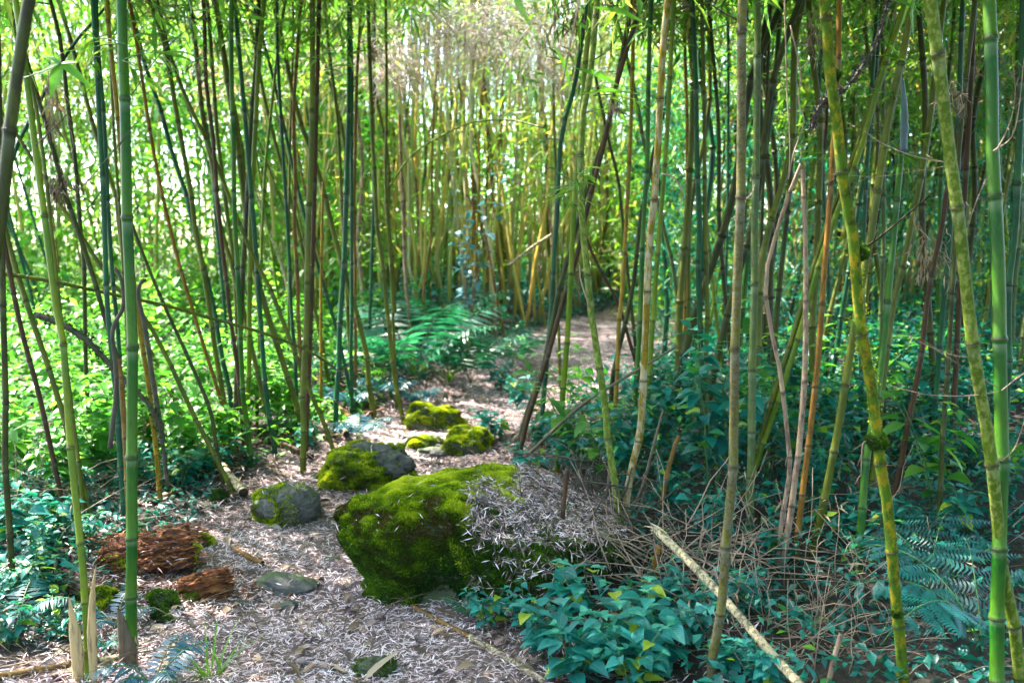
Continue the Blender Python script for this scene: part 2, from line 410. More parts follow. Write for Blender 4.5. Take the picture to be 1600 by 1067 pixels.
# leaf sprays
T_bl = leaf_template(1, .15, 3, 'lance', .15, .3)
T_bl1 = leaf_template(1, .17, 2, 'lance', .15, .3)
T_ov = leaf_template(1, .62, 4, 'ovate', .12, .3)
T_ov1 = leaf_template(1, .62, 2, 'ovate', .15, .25)
T_far = leaf_template(1, .5, 1, 'lance', .1, .2)
T_ovs = leaf_template(1, .66, 16, 'ovate', .14, .28, .06)
def crown_mesh(name, seed, H=3.2, nb=22, spread=.8, leaf=.13, lpb=42, mat=None, twmat=None, low=.25):
    """bamboo crown: thin side branches with drooping sprays of lanceolate leaves (origin at its bottom, on the culm)"""
    r = np.random.default_rng(seed); mb = MB(); L, Yw, Pt, S, A = [], [], [], [], []
    for b_ in range(nb):
        z0 = H * (b_ + r.random()) / nb
        ang = r.random() * 2 * math.pi; ln = spread * r.uniform(.55, 1.2) * (1 - .35 * z0 / H)
        rise = r.uniform(.1, .9)
        t = np.linspace(0, 1, 6)[:, None]
        P = np.array([0, 0, z0]) + t * np.array([math.cos(ang), math.sin(ang), rise]) * ln + np.array([0, 0, -.75]) * t ** 2 * ln * r.uniform(.3, 1.2)
        P[1:] += r.normal(0, .03, (5, 3))
        mb.tube(P, np.linspace(.006, .002, 6), 3)
        q = r.uniform(.2, 1, lpb) ** .8; k = q * 5; i0 = np.clip(k.astype(int), 0, 4); fr = (k - i0)[:, None]
        pos = P[i0] * (1 - fr) + P[i0 + 1] * fr
        pos = pos + r.normal(0, .09, (lpb, 3)) * np.array([1, 1, .8])
        L.append(pos); Yw.append(r.uniform(0, 2 * math.pi, lpb)); Pt.append(r.uniform(-1.0, .35, lpb))
        S.append(leaf * r.uniform(.6, 1.3, lpb)); A.append(np.clip(r.normal(.45 + .25 * r.normal(), .22, lpb), 0, 1))
    L = np.vstack(L); n = len(L)
    M = rot_mats(np.concatenate(Yw), np.concatenate(Pt), r.uniform(-.8, .8, n))
    V, Fq, UV, a = stamp(T_bl1, L, M, np.concatenate(S), np.concatenate(A))
    me_l = mesh_np(name, V, Fq, mat or LM['bamboo'], UV, {'rnd': a})
    me_t = mb.mesh(name + '_twigs', twmat or M_twig)
    return me_l, me_t
CROWNS = [crown_mesh('bamboo_foliage', 100 + k, nb=24, lpb=44) for k in range(5)]
DRYCROWN = [crown_mesh('dry_foliage', 200 + k, H=2.2, nb=26, lpb=26, leaf=.09, mat=LM['dry'], twmat=M_twig) for k in range(2)]

def spray(parent, p, n=7, leaf=.09, seed=0, mat='bamboo', down=.3, ln=.18, ang=None, mir=0):
    """one leafy side twig as a part of a culm; p in world"""
    r = np.random.default_rng(seed + 999); mb = MB()
    a = r.random() * 6.28 if ang is None else ang
    d = np.array([math.cos(a), r.uniform(-.4, .4), r.uniform(-.2, .6)])
    t = np.linspace(0, 1, 5)[:, None]; base = np.asarray(p) - np.asarray(parent.location)
    P = base + t * d * ln + np.array([0, 0, -down]) * t ** 2 * ln
    mb.tube(P, np.linspace(.003, .001, 5), 4)
    s_ = link('side_twig', mb.mesh('side_twig', M_stem), parent)
    k = r.uniform(.25, 1, n); k[:3] = 1
    pos = P[0] + (P[-1] - P[0]) * k[:, None]
    M = rot_mats(a - math.pi / 2 + r.uniform(-1.3, 1.3, n), r.uniform(-.5, .35, n), r.uniform(-.6, .6, n))
    me = stamp_mesh('leaves', T_bl if mat in ('bamboo', 'dry') else T_ov, pos, M, leaf * r.uniform(.7, 1.2, n), r.uniform(.2, .9, n), LM[mat])
    link('leaves', me, s_)
    return s_

CULMS = []
def culm(style, w, D, pts, label, H=6.5, sides=12, crown=True, rings=True, extend=True, name='bamboo_culm', group=None,
         lean_d=None, seed=None, base_pt=False, sheath=None, nodes_px=None, lin=False, r1f=.72, cat='bamboo', crown_z=None):
    seed = len(CULMS) * 13 + 3 if seed is None else seed
    rr = random.Random(seed)
    if D is None: D = hit(*pts[0])[1]
    ld = rr.uniform(-.25, .25) if lean_d is None else lean_d
    n = len(pts)
    W = []
    y0, y1 = pts[0][1], pts[-1][1]
    for (x, y) in pts:
        k = (y0 - y) / 700.0
        W.append(at(x, y, D + ld * k))
    W = np.array(W)
    r0 = w / 2 * D / F
    if extend:
        # down to the ground
        d = W[0] - W[1]; d /= np.linalg.norm(d)
        if d[2] > -.3: d = np.array([0, 0, -1.0])
        guard = 0
        tt = np.arange(0, 8, .02); Q = W[0] + d * tt[:, None]; b_ = Q[:, 2] < ground(Q[:, 0], Q[:, 1]) - .04
        k = int(np.argmax(b_)) if b_.any() else 0
        if k > 1: W = np.vstack([Q[k], W])
        # up to the crown, bending over gently
        if H:
            d = W[-1] - W[-2]; d /= np.linalg.norm(d); p = W[-1].copy(); ext = []
            while p[2] < H and len(ext) < 40:
                d = d + np.array([d[0] * .05 + rr.uniform(-.012, .012), rr.uniform(-.02, .02), 0]); d /= np.linalg.norm(d)
                p = p + d * .3; ext.append(p.copy())
            if ext: W = np.vstack([W, np.array(ext[1::2])]) if len(ext) > 2 else W
    P = catmull(W, 5) if not lin else np.vstack([W[i_] + (W[i_ + 1] - W[i_]) * t_ for i_ in range(len(W) - 1) for t_ in ((0, .33, .66) if i_ < len(W) - 2 else (0, .33, .66, 1))])
    # clip under ground
    keep = P[:, 2] > ground(P[:, 0], P[:, 1]) - .08
    if extend:
        k0 = int(np.argmax(keep)); P = P[k0:]
    org = P[0].copy()
    V, f, a, nd = culm_arrays(P - org, r0 * 1.05, r0 * r1f, sides, seed)
    root = empty(name, org, label, cat, group)
    link('culm', mesh_np('culm', V, f, BM[style], attrs={'seg': a}), root)
    if rings:
        for (p, dr, rad) in nd:
            wz = p[2] + org[2]
            if wz > 1.5 + .30 * D: continue
            o = link('node_ring', ME_ring if rr.random() < .92 else ME_ringp, root, p)
            o.rotation_euler = z_to(dr); o.scale = (rad, rad, min(rad, .02) * .8)
    if crown and H:
        zc = crown_z if crown_z is not None else max(2.5, 1.5 + .285 * D if D < 6 else 1.5 + (.24 + rr.uniform(-.02, .03)) * D)
        i_ = int(np.argmin(np.abs(P[:, 2] - zc))); c_ = P[i_] - org
        dd = P[-1] - P[i_]; 
        ml, mt = CROWNS[rr.randrange(len(CROWNS))]
        o = link('foliage', ml, root, c_); o2 = link('twigs', mt, o)
        if np.linalg.norm(dd) > .2: o.rotation_euler = z_to(dd / np.linalg.norm(dd))
        s_ = max(.7, (H - zc) / 3.2 * 1.05); o.scale = (s_ * .95, s_ * .95, s_)
    if sheath:
        for (sx, sy, sl, sw, sm) in sheath: add_sheath(root, sx, sy, D, sl, sw, sm)
    CULMS.append((root, D, nd, org))
    return root
def add_sheath(root, px, py, D, lpx, wpx, mat, tilt=0):
    """curled papery blade standing against the culm, its foot at (px,py)"""
    b0 = at(px, py, D) - np.asarray(root.location); L = lpx * D / F; Wd = wpx * D / F
    n, k = 9, 7; V = []; Fs = []
    rs = random.Random(int(px * 3 + py)); bend = rs.uniform(-.10, .10); n = 16
    for i_ in range(n):
        t = i_ / (n - 1); wv = Wd * (1 - t ** 2.2) ** .8 * (.75 + .5 * t * (1 - t) * 2) * rs.uniform(.84, 1.1) if t < 1 else 0
        for j_ in range(k):
            a = (j_ / (k - 1) - .5) * 2.2
            V.append((math.sin(a) * wv * .62 + .05 * Wd * math.sin(t * 5) + bend * L * t ** 3, -math.cos(a) * wv * .45 - .04 * t ** 2 * L + rs.uniform(-.0015, .0015), t * L))
    for i_ in range(n - 1):
        for j_ in range(k - 1):
            a = i_ * k + j_; Fs.append((a, a + 1, a + k + 1, a + k))
    o = link('sheath', mesh_np('sheath', np.array(V) + b0, np.array(Fs), mat), root)
    md = o.modifiers.new('s', 'SOLIDIFY'); md.thickness = .0015
    return o

# ------------------------------------------------------------------ the culms one can tell apart (pixel traces give place, real depth and size)
SH, SHd, SHb = M_sheath, M_sheathd, M_sheathb
CAT = [
 # style, width px, depth, trace (base first), label, extras
 ('dark', 23, 2.4, [(-14, 430), (0, 345), (8, 290), (14, 200), (27, 100), (43, 0)], 'thick dark olive culm crossing the top left corner, nearest the lens', {}),
 ('ygreen', 13, None, [(137, 1067), (132, 904), (110, 704), (97, 534), (85, 470), (72, 350), (55, 228), (42, 120), (24, 0)], 'slim yellow green culm with two papery sheaths at its foot, left foreground', {'sheath': [(124, 1068, 150, 22, SH), (147, 1068, 200, 17, SH)], 'name': 'bamboo_culm'}),
 ('green', 20, None, [(203, 1040), (209, 880), (209, 765), (205, 598), (200, 363), (195, 180), (192, 80), (191, -20)], 'thick glossy green culm standing upright beside the path at left', {'sheath': [(201, 1045, 105, 31, SHd), (212, 1040, 90, 12, SH)], 'lean_d': .1}),
 ('teal', 10, 5.0, [(186, 688), (182, 620), (169, 485), (162, 337), (155, 202), (150, 84), (145, 0)], 'dark blue green culm just left of the thick green one', {}),
 ('teal', 8, 5.4, [(188, 600), (184, 519), (175, 417), (170, 337), (162, 189), (154, 80), (150, -10)], 'thinner dark green culm between the blue green one and the thick green one', {}),
 ('olive', 6, 6.0, [(205, 640), (198, 500), (189, 358), (180, 236), (174, 111), (169, 0)], 'thin olive culm half hidden behind the thick green one', {}),
 ('dark', 8, 6.0, [(138, 700), (138, 654), (133, 519), (130, 417), (125, 354), (118, 253), (108, 175), (101, 128), (98, 84), (78, 0)], 'thin dark culm curving down past the hanging dry leaf bundle on its right', {}),
 ('olive', 9, None, [(303, 690), (270, 620), (225, 525), (189, 380), (184, 320), (165, 263), (145, 196), (115, 84), (91, 0)], 'olive culm leaning left that passes behind the thick green one', {'lean_d': .3}),
 ('dark', 9, 5.2, [(192, 640), (189, 586), (169, 519), (145, 434), (118, 350), (100, 300), (84, 240)], 'dark leaning culm that ends at the crooked mossy branch', {}),
 ('olive', 7, 5.0, [(88, 420), (81, 358), (71, 270), (50, 135), (23, 57), (8, -10)], 'thin olive culm running behind the slim yellow green one at the left', {}),
 ('olive', 9, 5.5, [(300, 640), (230, 500), (172, 438), (135, 377), (118, 354), (88, 310), (50, 250), (0, 169)], 'olive tan culm leaning far to the left from the foot of the green bank', {'H': 0}),
 ('teal', 7, 6.0, [(20, 250), (37, 209), (101, 88), (142, 37), (170, 5)], 'short blue green cane slanting up to the right in the upper left', {'extend': False, 'crown': False}),
 ('dark', 11, 4.0, [(12, 760), (8, 688), (5, 519), (2, 350), (0, 250)], 'dark culm standing at the left edge of the picture', {}),
 ('brown', 9, 5.0, [(80, 710), (61, 620), (34, 519), (7, 380), (-10, 300)], 'dark brown culm behind the broad leaves at the left edge', {}),
 ('olive', 10, 5.0, [(112, 700), (95, 637), (68, 552), (44, 478), (20, 400), (-6, 300)], 'brownish olive culm leaning left behind the slim yellow green one', {}),
 ('orange', 7, 6.3, [(352, 650), (341, 613), (321, 552), (297, 471), (273, 384), (250, 287), (233, 202), (219, 101), (202, 0)], 'orange brown culm leaning left, first to the right of the thick green one', {}),
 ('teal', 9, 6.8, [(362, 660), (358, 610), (344, 536), (331, 468), (304, 367), (294, 314), (270, 243), (250, 169), (229, 111), (208, 30), (200, 0)], 'dark green culm slanting left across the bright clearing', {}),
 ('olive', 9, None, [(358, 698), (351, 637), (334, 536), (321, 431), (304, 350), (297, 297), (273, 159), (258, 74), (240, 20), (219, -30)], 'olive brown culm whose foot stands on the leafy bank edge, leaning left', {}),
 ('olive', 8, 6.2, [(495, 635), (489, 620), (449, 519), (419, 444), (398, 407), (361, 317), (338, 256), (314, 202), (294, 162), (267, 91), (250, 20)], 'long olive culm leaning strongly left across the other culms of the left group', {}),
 ('olive', 9, None, [(429, 694), (415, 637), (395, 549), (378, 478), (361, 411), (344, 350), (334, 263), (319, 199), (306, 81), (293, -10)], 'grey olive culm leaning left with its foot near the short split canes', {}),
 ('brown', 8, 6.1, [(378, 660), (371, 580), (358, 485), (343, 350), (333, 209), (322, 128), (317, 0)], 'reddish brown culm between two olive leaning ones', {}),
 ('olive', 8, 7.0, [(372, 560), (365, 420), (358, 358), (348, 270), (339, 202), (327, 34), (322, -20)], 'olive culm running close beside the reddish brown one', {}),
 ('green', 9, 6.0, [(384, 655), (380, 620), (375, 485), (368, 350), (365, 236), (361, 135), (361, 0)], 'straight bright green culm in the middle of the left group', {}),
 ('olive', 7, 8.0, [(405, 500), (395, 400), (381, 270), (375, 219), (351, 84), (338, 14), (334, -20)], 'pale olive culm leaning left behind the straight bright green one', {}),
 ('dark', 10, 6.5, [(370, 620), (378, 451), (383, 370), (385, 331), (392, 219), (400, 111), (403, 0)], 'dark olive upright culm just right of the straight bright green one', {}),
 ('ygreen', 9, None, [(387, 698), (385, 654), (388, 583), (390, 485), (393, 374), (392, 354), (397, 243), (403, 111), (410, 20)], 'light yellow green culm with a pale sheathed foot', {'sheath': [(386, 700, 48, 13, SH)]}),
 ('teal', 9, 6.3, [(421, 650), (419, 637), (412, 569), (405, 485), (398, 380), (392, 300), (384, 200)], 'blue green culm behind the light yellow green one', {}),
 ('olive', 11, None, [(483, 694), (469, 654), (456, 606), (429, 525), (408, 451), (395, 404), (385, 340), (375, 260), (362, 170)], 'mossy footed olive culm leaning left at the path edge', {}),
 ('ygreen', 6, 7.0, [(403, 620), (408, 394), (410, 358), (415, 263), (425, 162), (435, 67), (446, 0)], 'thin yellow green culm leaning right at the top', {}),
 ('teal', 7, 7.0, [(462, 600), (459, 525), (454, 458), (449, 350), (446, 304), (439, 202), (434, 101), (432, 0)], 'slim blue green culm right of the thin yellow green one', {}),
 ('tan', 7, 7.0, [(472, 610), (469, 552), (464, 431), (459, 350), (461, 270), (459, 179), (464, 94), (470, 0)], 'tan culm with dark node rings left of the two thick olive culms', {}),
 ('olive', 5, 8.0, [(451, 560), (451, 358), (453, 236), (458, 70), (457, 0)], 'very thin olive culm behind the tan one', {}),
 ('olive', 11, 6.0, [(474, 665), (474, 603), (478, 495), (481, 350), (484, 287), (488, 162), (489, 0)], 'thick olive culm, left of a touching pair', {}),
 ('brown', 9, 6.4, [(481, 600), (486, 451), (490, 358), (493, 236), (498, 0)], 'brown green culm, right of a touching pair', {}),
 ('olive', 7, 8.0, [(548, 560), (538, 400), (533, 290), (527, 182), (513, 78), (508, 0)], 'olive culm leaning left beside the thin dark green one', {}),
 ('teal', 10, 7.0, [(526, 640), (528, 600), (534, 470), (539, 358), (542, 280), (545, 159), (547, 0)], 'straight dark green culm, darkest between the left group and the pale thicket', {}),
 ('teal', 7, 7.6, [(549, 560), (549, 358), (550, 180), (548, 60)], 'dark green culm hidden close behind the straight darkest one', {}),
 ('tan', 6, 8.0, [(555, 610), (555, 451), (554, 358), (555, 253), (557, 152), (565, 0)], 'thin pale olive tan culm right of the darkest green culm', {}),
 ('olive', 8, 7.5, [(621, 612), (616, 586), (604, 478), (596, 401), (590, 350), (584, 256), (581, 199), (576, 0)], 'olive culm turning brown at its foot above the blue ferns', {}),
 ('olive', 6, 8.0, [(618, 580), (616, 536), (614, 468), (609, 384), (603, 280), (604, 169), (603, 17), (603, -10)], 'slender olive culm parallel to the one with the brown foot', {}),
 ('teal', 6, 9.0, [(572, 560), (574, 539), (579, 451), (582, 350), (583, 300), (584, 111)], 'thin blue green culm left of the blue ferns', {}),
 ('olive', 10, None, [(586, 655), (584, 640), (577, 603), (571, 552), (557, 495), (540, 431), (520, 357), (493, 256), (466, 182), (446, 90)], 'mossy culm leaning left with a tangled foot among ferns', {}),
 ('yellow', 6, 7.5, [(502, 585), (501, 451), (503, 350), (505, 285)], 'broken yellow cane stub ending half way up', {'H': 0, 'crown': False}),
 ('pale', 6, 9.0, [(462, 519), (442, 417), (415, 350), (396, 290)], 'pale leaning cane in front of the bright clearing', {'H': 0, 'crown': False}),
 ('dark', 8, 5.6, [(335, 682), (327, 637), (290, 552), (260, 485), (225, 400), (200, 330)], 'dark green culm leaning left, lowest over the bright undergrowth', {'H': 0}),
 ('yellow', 9, None, [(252, 785), (247, 734), (235, 619), (220, 534), (208, 440), (200, 360)], 'short yellow culm standing right behind the thick green one', {'H': 4, 'crown': False}),
 ('tan', 12, 4.8, [(196, 720), (190, 620), (186, 560)], 'tan dead stump behind the thick green culm', {'H': 0, 'crown': False}),
 # middle
 ('orange', 5, 12.0, [(747, 490), (745, 400), (736, 236), (726, 189), (716, 118)], 'orange culm in the pale thicket, leaning into a second orange one', {'crown': False, 'H': 0}),
 ('yellow', 6, 12.0, [(741, 490), (740, 350), (739, 219), (740, 70), (741, 0)], 'upright orange yellow culm in the pale thicket', {}),
 ('orange', 5, 11.0, [(775, 460), (756, 358), (729, 304)], 'short tan cane slanting across the pale thicket', {'crown': False, 'H': 0}),
 ('pink', 7, 9.5, [(640, 500), (632, 400), (628, 290), (624, 180)], 'grey lilac dead cane at the left of the pale thicket', {'crown': False, 'H': 0}),
 ('olive', 6, 9.0, [(875, 590), (870, 400), (868, 236), (866, 172), (866, 0)], 'olive upright culm left of the leaning dark pair', {}),
 ('teal', 9, 6.5, [(844, 712), (849, 620), (859, 495), (866, 384), (871, 337), (876, 230), (885, 182), (898, 135), (907, 67), (915, 17), (925, -20)], 'dark blue green culm that bends right above mid height', {}),
 ('ygreen', 10, 5.8, [(871, 715), (880, 620), (888, 495), (896, 350), (901, 270), (907, 199), (912, 145), (925, 0)], 'olive green culm crossing in front of the leaning dark pair', {}),
 ('spot', 13, 4.35, [(978, 948), (975, 889), (960, 759), (950, 681), (945, 620), (932, 539), (922, 482), (917, 434), (910, 358), (908, 290), (910, 202), (917, 145), (927, 94), (934, 0)], 'crooked light green lichened culm right of the mossy boulder', {}),
 ('dark', 10, None, [(803, 722), (827, 637), (853, 559), (874, 451), (891, 394), (915, 304), (939, 236), (955, 175), (972, 94), (989, 0)], 'blackish leaning culm, left of the crossing pair, foot behind the boulder', {'lean_d': .1}),
 ('brown', 9, 5.75, [(812, 712), (826, 650), (854, 559), (881, 461), (901, 401), (915, 337), (928, 290), (949, 209), (964, 135), (982, 74), (1003, 7)], 'dark brown leaning culm, right of the crossing pair', {}),
 ('yellow', 8, 6.0, [(960, 650), (962, 620), (967, 512), (972, 461), (977, 374), (984, 236), (986, 169), (989, 67), (992, 0)], 'mottled yellow culm behind the crooked lichened one', {}),
 ('dark', 9, 6.2, [(950, 655), (959, 586), (976, 509), (989, 445), (999, 350), (1013, 280), (1023, 230)], 'dark leaning cane crossing the mottled yellow culm', {'H': 0}),
 ('green', 9, 5.8, [(990, 695), (992, 620), (996, 559), (1003, 417), (1006, 337), (1011, 253), (1013, 135), (1018, 0)], 'green culm just left of the white lichened one', {}),
 ('white', 13, 4.5, [(968, 930), (975, 834), (987, 734), (1000, 659), (1008, 515), (1016, 370), (1020, 358), (1030, 219), (1036, 74), (1043, 0)], 'pale white and yellow lichened culm leaning right above the twig heap', {}),
 ('ygreen', 9, 5.8, [(1004, 690), (1009, 654), (1016, 552), (1026, 417), (1030, 358), (1040, 236), (1047, 101), (1053, 0)], 'olive green culm half hidden behind the white lichened one', {}),
 ('grey', 7, 7.0, [(1072, 600), (1069, 569), (1062, 502), (1052, 417), (1040, 367), (1006, 219), (996, 162), (969, 51), (950, -10)], 'grey green culm leaning left behind the lichened culms', {}),
 ('dark', 7, 8.0, [(995, 560), (969, 304), (955, 236), (929, 111)], 'dark thin culm leaning left behind the mottled yellow one', {'H': 0}),
 ('brown', 7, 7.0, [(985, 540), (966, 475), (935, 417), (915, 370), (905, 330)], 'short brown cane slanting down right from the leaning dark pair', {'H': 0, 'crown': False}),
 ('yellow', 7, 7.0, [(1067, 600), (1070, 502), (1072, 350), (1074, 304), (1072, 162), (1070, 0)], 'yellow culm between lichened culms and the dark blue green one', {}),
 ('teal', 10, 6.0, [(1098, 640), (1096, 563), (1092, 417), (1094, 358), (1089, 270), (1086, 135), (1082, 0)], 'dark blue green culm left of the two thick mottled culms', {}),
 ('olive', 8, 6.0, [(1104, 690), (1104, 552), (1104, 434), (1102, 350), (1102, 270), (1099, 135), (1096, 0)], 'olive culm just right of the dark blue green one', {}),
 ('ygreen', 8, 6.5, [(1133, 640), (1131, 613), (1128, 569), (1118, 485), (1107, 384), (1098, 290)], 'light green cane leaning left behind the thick mottled culm', {'H': 0}),
 ('teal', 6, 7.5, [(1131, 600), (1133, 519), (1136, 350), (1138, 304), (1138, 135), (1136, 0)], 'thin dark green culm left of the thick mottled culm', {}),
 ('mottle', 17, None, [(1109, 1072), (1127, 941), (1132, 898), (1143, 742), (1146, 654), (1150, 544), (1155, 350), (1157, 310), (1159, 169), (1160, 39), (1161, -10)], 'thick mottled brown green culm with dark sharp nodes right of centre', {}),
 ('grey', 14, 4.6, [(1170, 860), (1170, 836), (1174, 680), (1179, 488), (1180, 350), (1183, 287), (1185, 61), (1183, 0)], 'smooth grey green culm right beside the thick mottled one', {}),
 ('dark', 7, 7.0, [(1188, 560), (1190, 400), (1194, 236), (1199, 135), (1205, 0)], 'thin dark culm right of the smooth grey green one', {}),
 ('pink', 9, 4.25, [(1214, 900), (1222, 820), (1234, 734), (1232, 708), (1219, 586), (1205, 519), (1195, 451), (1197, 424), (1222, 337), (1251, 256)], 'dead pinkish cane bent sharply below its top, leaning on a second pale cane', {'H': 0, 'crown': False, 'name': 'dead_cane'}),
 ('pink', 12, 4.2, [(1207, 940), (1210, 927), (1232, 825), (1243, 742), (1248, 708), (1256, 607), (1259, 519), (1259, 384), (1259, 358), (1254, 264)], 'dead pale pinkish cane with a broken top, right arm of the upside down V', {'H': 0, 'crown': False, 'name': 'dead_cane'}),
 ('orange', 11, 4.3, [(1236, 945), (1241, 905), (1254, 774), (1263, 704), (1276, 593), (1280, 552), (1291, 380), (1293, 358), (1303, 202), (1310, 112), (1311, -10)], 'orange tan dead cane right of the broken pale one', {'crown': False, 'name': 'dead_cane'}),
 ('ygreen', 11, 5.0, [(1146, 830), (1149, 825), (1181, 723), (1185, 708), (1202, 660), (1222, 603), (1249, 519), (1283, 407), (1312, 320), (1345, 230), (1378, 120)], 'bright yellow green culm leaning right behind the dead canes', {}),
 ('lichen', 20, 3.1, [(1417, 1080), (1415, 1067), (1400, 959), (1385, 784), (1377, 748), (1371, 687), (1360, 575), (1345, 500), (1337, 391), (1330, 350), (1320, 325), (1307, 200), (1295, 115), (1287, 0)], 'yellow lichen covered culm with mossy nodes in the right foreground', {'lin': True}),
 ('olive', 14, 4.4, [(1252, 935), (1255, 924), (1282, 804), (1307, 679), (1332, 534), (1348, 440), (1360, 375), (1371, 300), (1394, 150), (1409, 94), (1427, 0)], 'thick olive culm leaning right behind the yellow lichened one', {}),
 ('green', 15, 4.2, [(1325, 1030), (1330, 1009), (1345, 834), (1358, 700), (1379, 530), (1397, 350), (1409, 225), (1412, 150)], 'bright green shoot with a blue grey sheathed tip right of the lichened culm', {'crown': False, 'H': 0, 'sheath': [(1410, 240, 120, 13, SHb)]}),
 ('olive', 12, 5.0, [(1368, 720), (1382, 575), (1394, 481), (1409, 425), (1424, 350), (1445, 240), (1461, 131), (1475, 0)], 'olive culm leaning right beyond the green shoot', {}),
 ('brown', 11, 4.8, [(1398, 760), (1401, 748), (1416, 669), (1439, 556), (1450, 462), (1472, 350), (1480, 281), (1500, 200)], 'rough reddish brown dead cane in the dark right thicket', {'H': 0, 'crown': False, 'name': 'dead_cane'}),
 ('olive', 10, 5.0, [(1262, 450), (1300, 330), (1337, 240), (1356, 180), (1386, 86), (1412, 11), (1420, -20)], 'olive culm leaning right above the dead canes', {}),
 ('spot', 21, 3.1, [(1597, 1075), (1595, 1067), (1585, 984), (1567, 884), (1555, 748), (1547, 687), (1525, 567), (1510, 444), (1501, 350), (1502, 375), (1486, 255), (1469, 112), (1452, 0)][:8] + [(1502, 365), (1486, 255), (1469, 112), (1452, 0)], 'thick grey green culm leaning left at the right edge', {'lin': True}),
 ('green', 25, 3.0, [(1555, 1067), (1557, 934), (1563, 725), (1563, 609), (1563, 462), (1559, 350), (1551, 236), (1548, 131), (1542, 0)], 'thickest dark green culm standing upright at the right edge', {}),
 ('dark', 9, 4.5, [(1478, 620), (1492, 400), (1499, 225), (1510, 112), (1525, 0)], 'black culm between the two thick right edge culms', {}),
 ('teal', 8, 6.0, [(1346, 560), (1351, 337), (1356, 225), (1364, 94), (1371, 0)], 'dark blue green culm above the olive leaning one', {}),
 ('teal', 10, 5.5, [(1452, 760), (1461, 650), (1472, 500), (1484, 369), (1492, 250)], 'very dark green culm left of the brown one at right', {}),
 ('brown', 10, 5.5, [(1480, 760), (1484, 706), (1491, 612), (1499, 444), (1505, 330)], 'brown culm in the shade behind the thick leaning right edge culm', {}),
 ('teal', 13, 4.6, [(1573, 640), (1577, 462), (1589, 350), (1597, 150), (1600, 0)], 'dark green culm cut by the right edge', {}),
]
for k, (st, w, D, pts, lab, ex) in enumerate(CAT):
    ex = dict(ex); near = (D or 4) < 5 or w > 12; w = w * .86
    culm(st, w, D, pts, lab, sides=16 if near else 10, seed=k * 17 + 5, group='bamboo culms around the path' if ex.get('name') != 'dead_cane' else 'dead canes in the right thicket', cat='bamboo' if ex.get('name') != 'dead_cane' else 'dead cane',
         **{q: v for q, v in ex.items()})

# dead stubs and fallen canes, whole things of their own
def cane(name, style, w, D0, D1, pts, label, sides=10, cat='fallen cane', group=None, nodes=None, lift=0.0, r1f=.9, onground=False, seed=3):
    n = len(pts)
    if onground:
        W = np.array([hit(*p) for p in pts]); Dm = W[:, 1].mean(); W[:, 2] = ground(W[:, 0], W[:, 1]) + w / 2 * Dm / F * .8 + lift
    else:
        W = np.array([at(p[0], p[1], D0 + (D1 - D0) * i_ / (n - 1)) for i_, p in enumerate(pts)]); Dm = (D0 + D1) / 2
    P = catmull(W, 6); org = P[0].copy(); r0 = w / 2 * Dm / F
    V, f, a, nd = culm_arrays(P - org, r0, r0 * r1f, sides, seed, nodes)
    root = empty(name, org, label, cat, group)
    link('cane', mesh_np('cane', V, f, BM[style], attrs={'seg': a}), root)
    for (p, dr, rad) in nd:
        o = link('node_ring', ME_ringp, root, p); o.rotation_euler = z_to(dr); o.scale = (rad, rad, min(rad, .02) * .8)
    return root
dc = cane('broken_cane', 'pale', 15, 3.75, 2.75, [(1031, 832), (1109, 908), (1216, 1030), (1262, 1085)], 'pale broken cane with a split end slanting down to the bottom edge', 16, nodes=[.31, .78], cat='broken cane')
mb = MB()
for q in range(5):
    a_ = q * 1.25; c_ = np.array([math.cos(a_) * .012, 0, math.sin(a_) * .012])
    mb.tube(np.array([c_ + [.02, 0, -.015], c_ * .9 + [-.012, 0, .012], c_ * .8 + [-.03 - .012 * (q % 3), 0, .022 + .01 * (q % 2)]]), [.007, .005, .001], 5)
link('split_end', mb.mesh('split_end', simple('raw cane splinters', (.45, .33, .2), (.6, .5, .36), 40), False), dc)
cane('fallen_cane', 'olive', 5.5, 5.0, 6.2, [(0, 427), (78, 439), (135, 451), (189, 463), (270, 480), (321, 495), (395, 515), (449, 534), (489, 552), (520, 572)], 'long thin olive cane lying level across the left culms', group=None, cat='leaning cane')
cane('broken_stub', 'orange', 10, 4.0, 4.0, [(1014, 975), (1020, 930), (1030, 850)], 'short rotten orange brown cane stub left of the pale broken cane', cat='cane stub')
cane('broken_stub', 'brown', 8, 4.1, 4.1, [(876, 900), (880, 814), (886, 729)], 'grey brown dead stick standing against the right end of the boulder', cat='cane stub')
cane('broken_stub', 'pink', 9, 3.1, 3.1, [(1292, 1085), (1304, 1030), (1316, 988)], 'small pale pink stub poking up from the bottom edge at right', cat='cane stub')
cane('broken_stub', 'tan', 8, 4.6, 4.6, [(1035, 790), (1045, 735), (1060, 680)], 'thin tan dead stick rising from the twig heap', cat='cane stub')
cane('fallen_cane', 'pale', 16, 0, 0, [(342, 736), (362, 760), (380, 784)], 'short pale piece of cane lying left of the rounded grey rock', onground=True, lift=.03, cat='cane piece')
cane('fallen_cane', 'pale', 11, 0, 0, [(516, 655), (528, 672), (541, 694)], 'short pale cane piece behind the mossy rocks, left of two', onground=True, lift=.05, cat='cane piece')
cane('fallen_cane', 'tan', 10, 0, 0, [(528, 650), (545, 662), (562, 672)], 'short tan cane piece behind the mossy rocks, right of two', onground=True, lift=.05, cat='cane piece')
cane('fallen_cane', 'pale', 12, 0, 0, [(262, 742), (300, 722), (345, 700), (400, 690)], 'pale cane lying along the leafy left bank', onground=True, lift=.06)
cane('fallen_cane', 'brown', 9, 0, 0, [(432, 696), (460, 708), (486, 722)], 'brown cane piece lying where the left bank meets the path', onground=True, lift=.02, cat='cane piece')
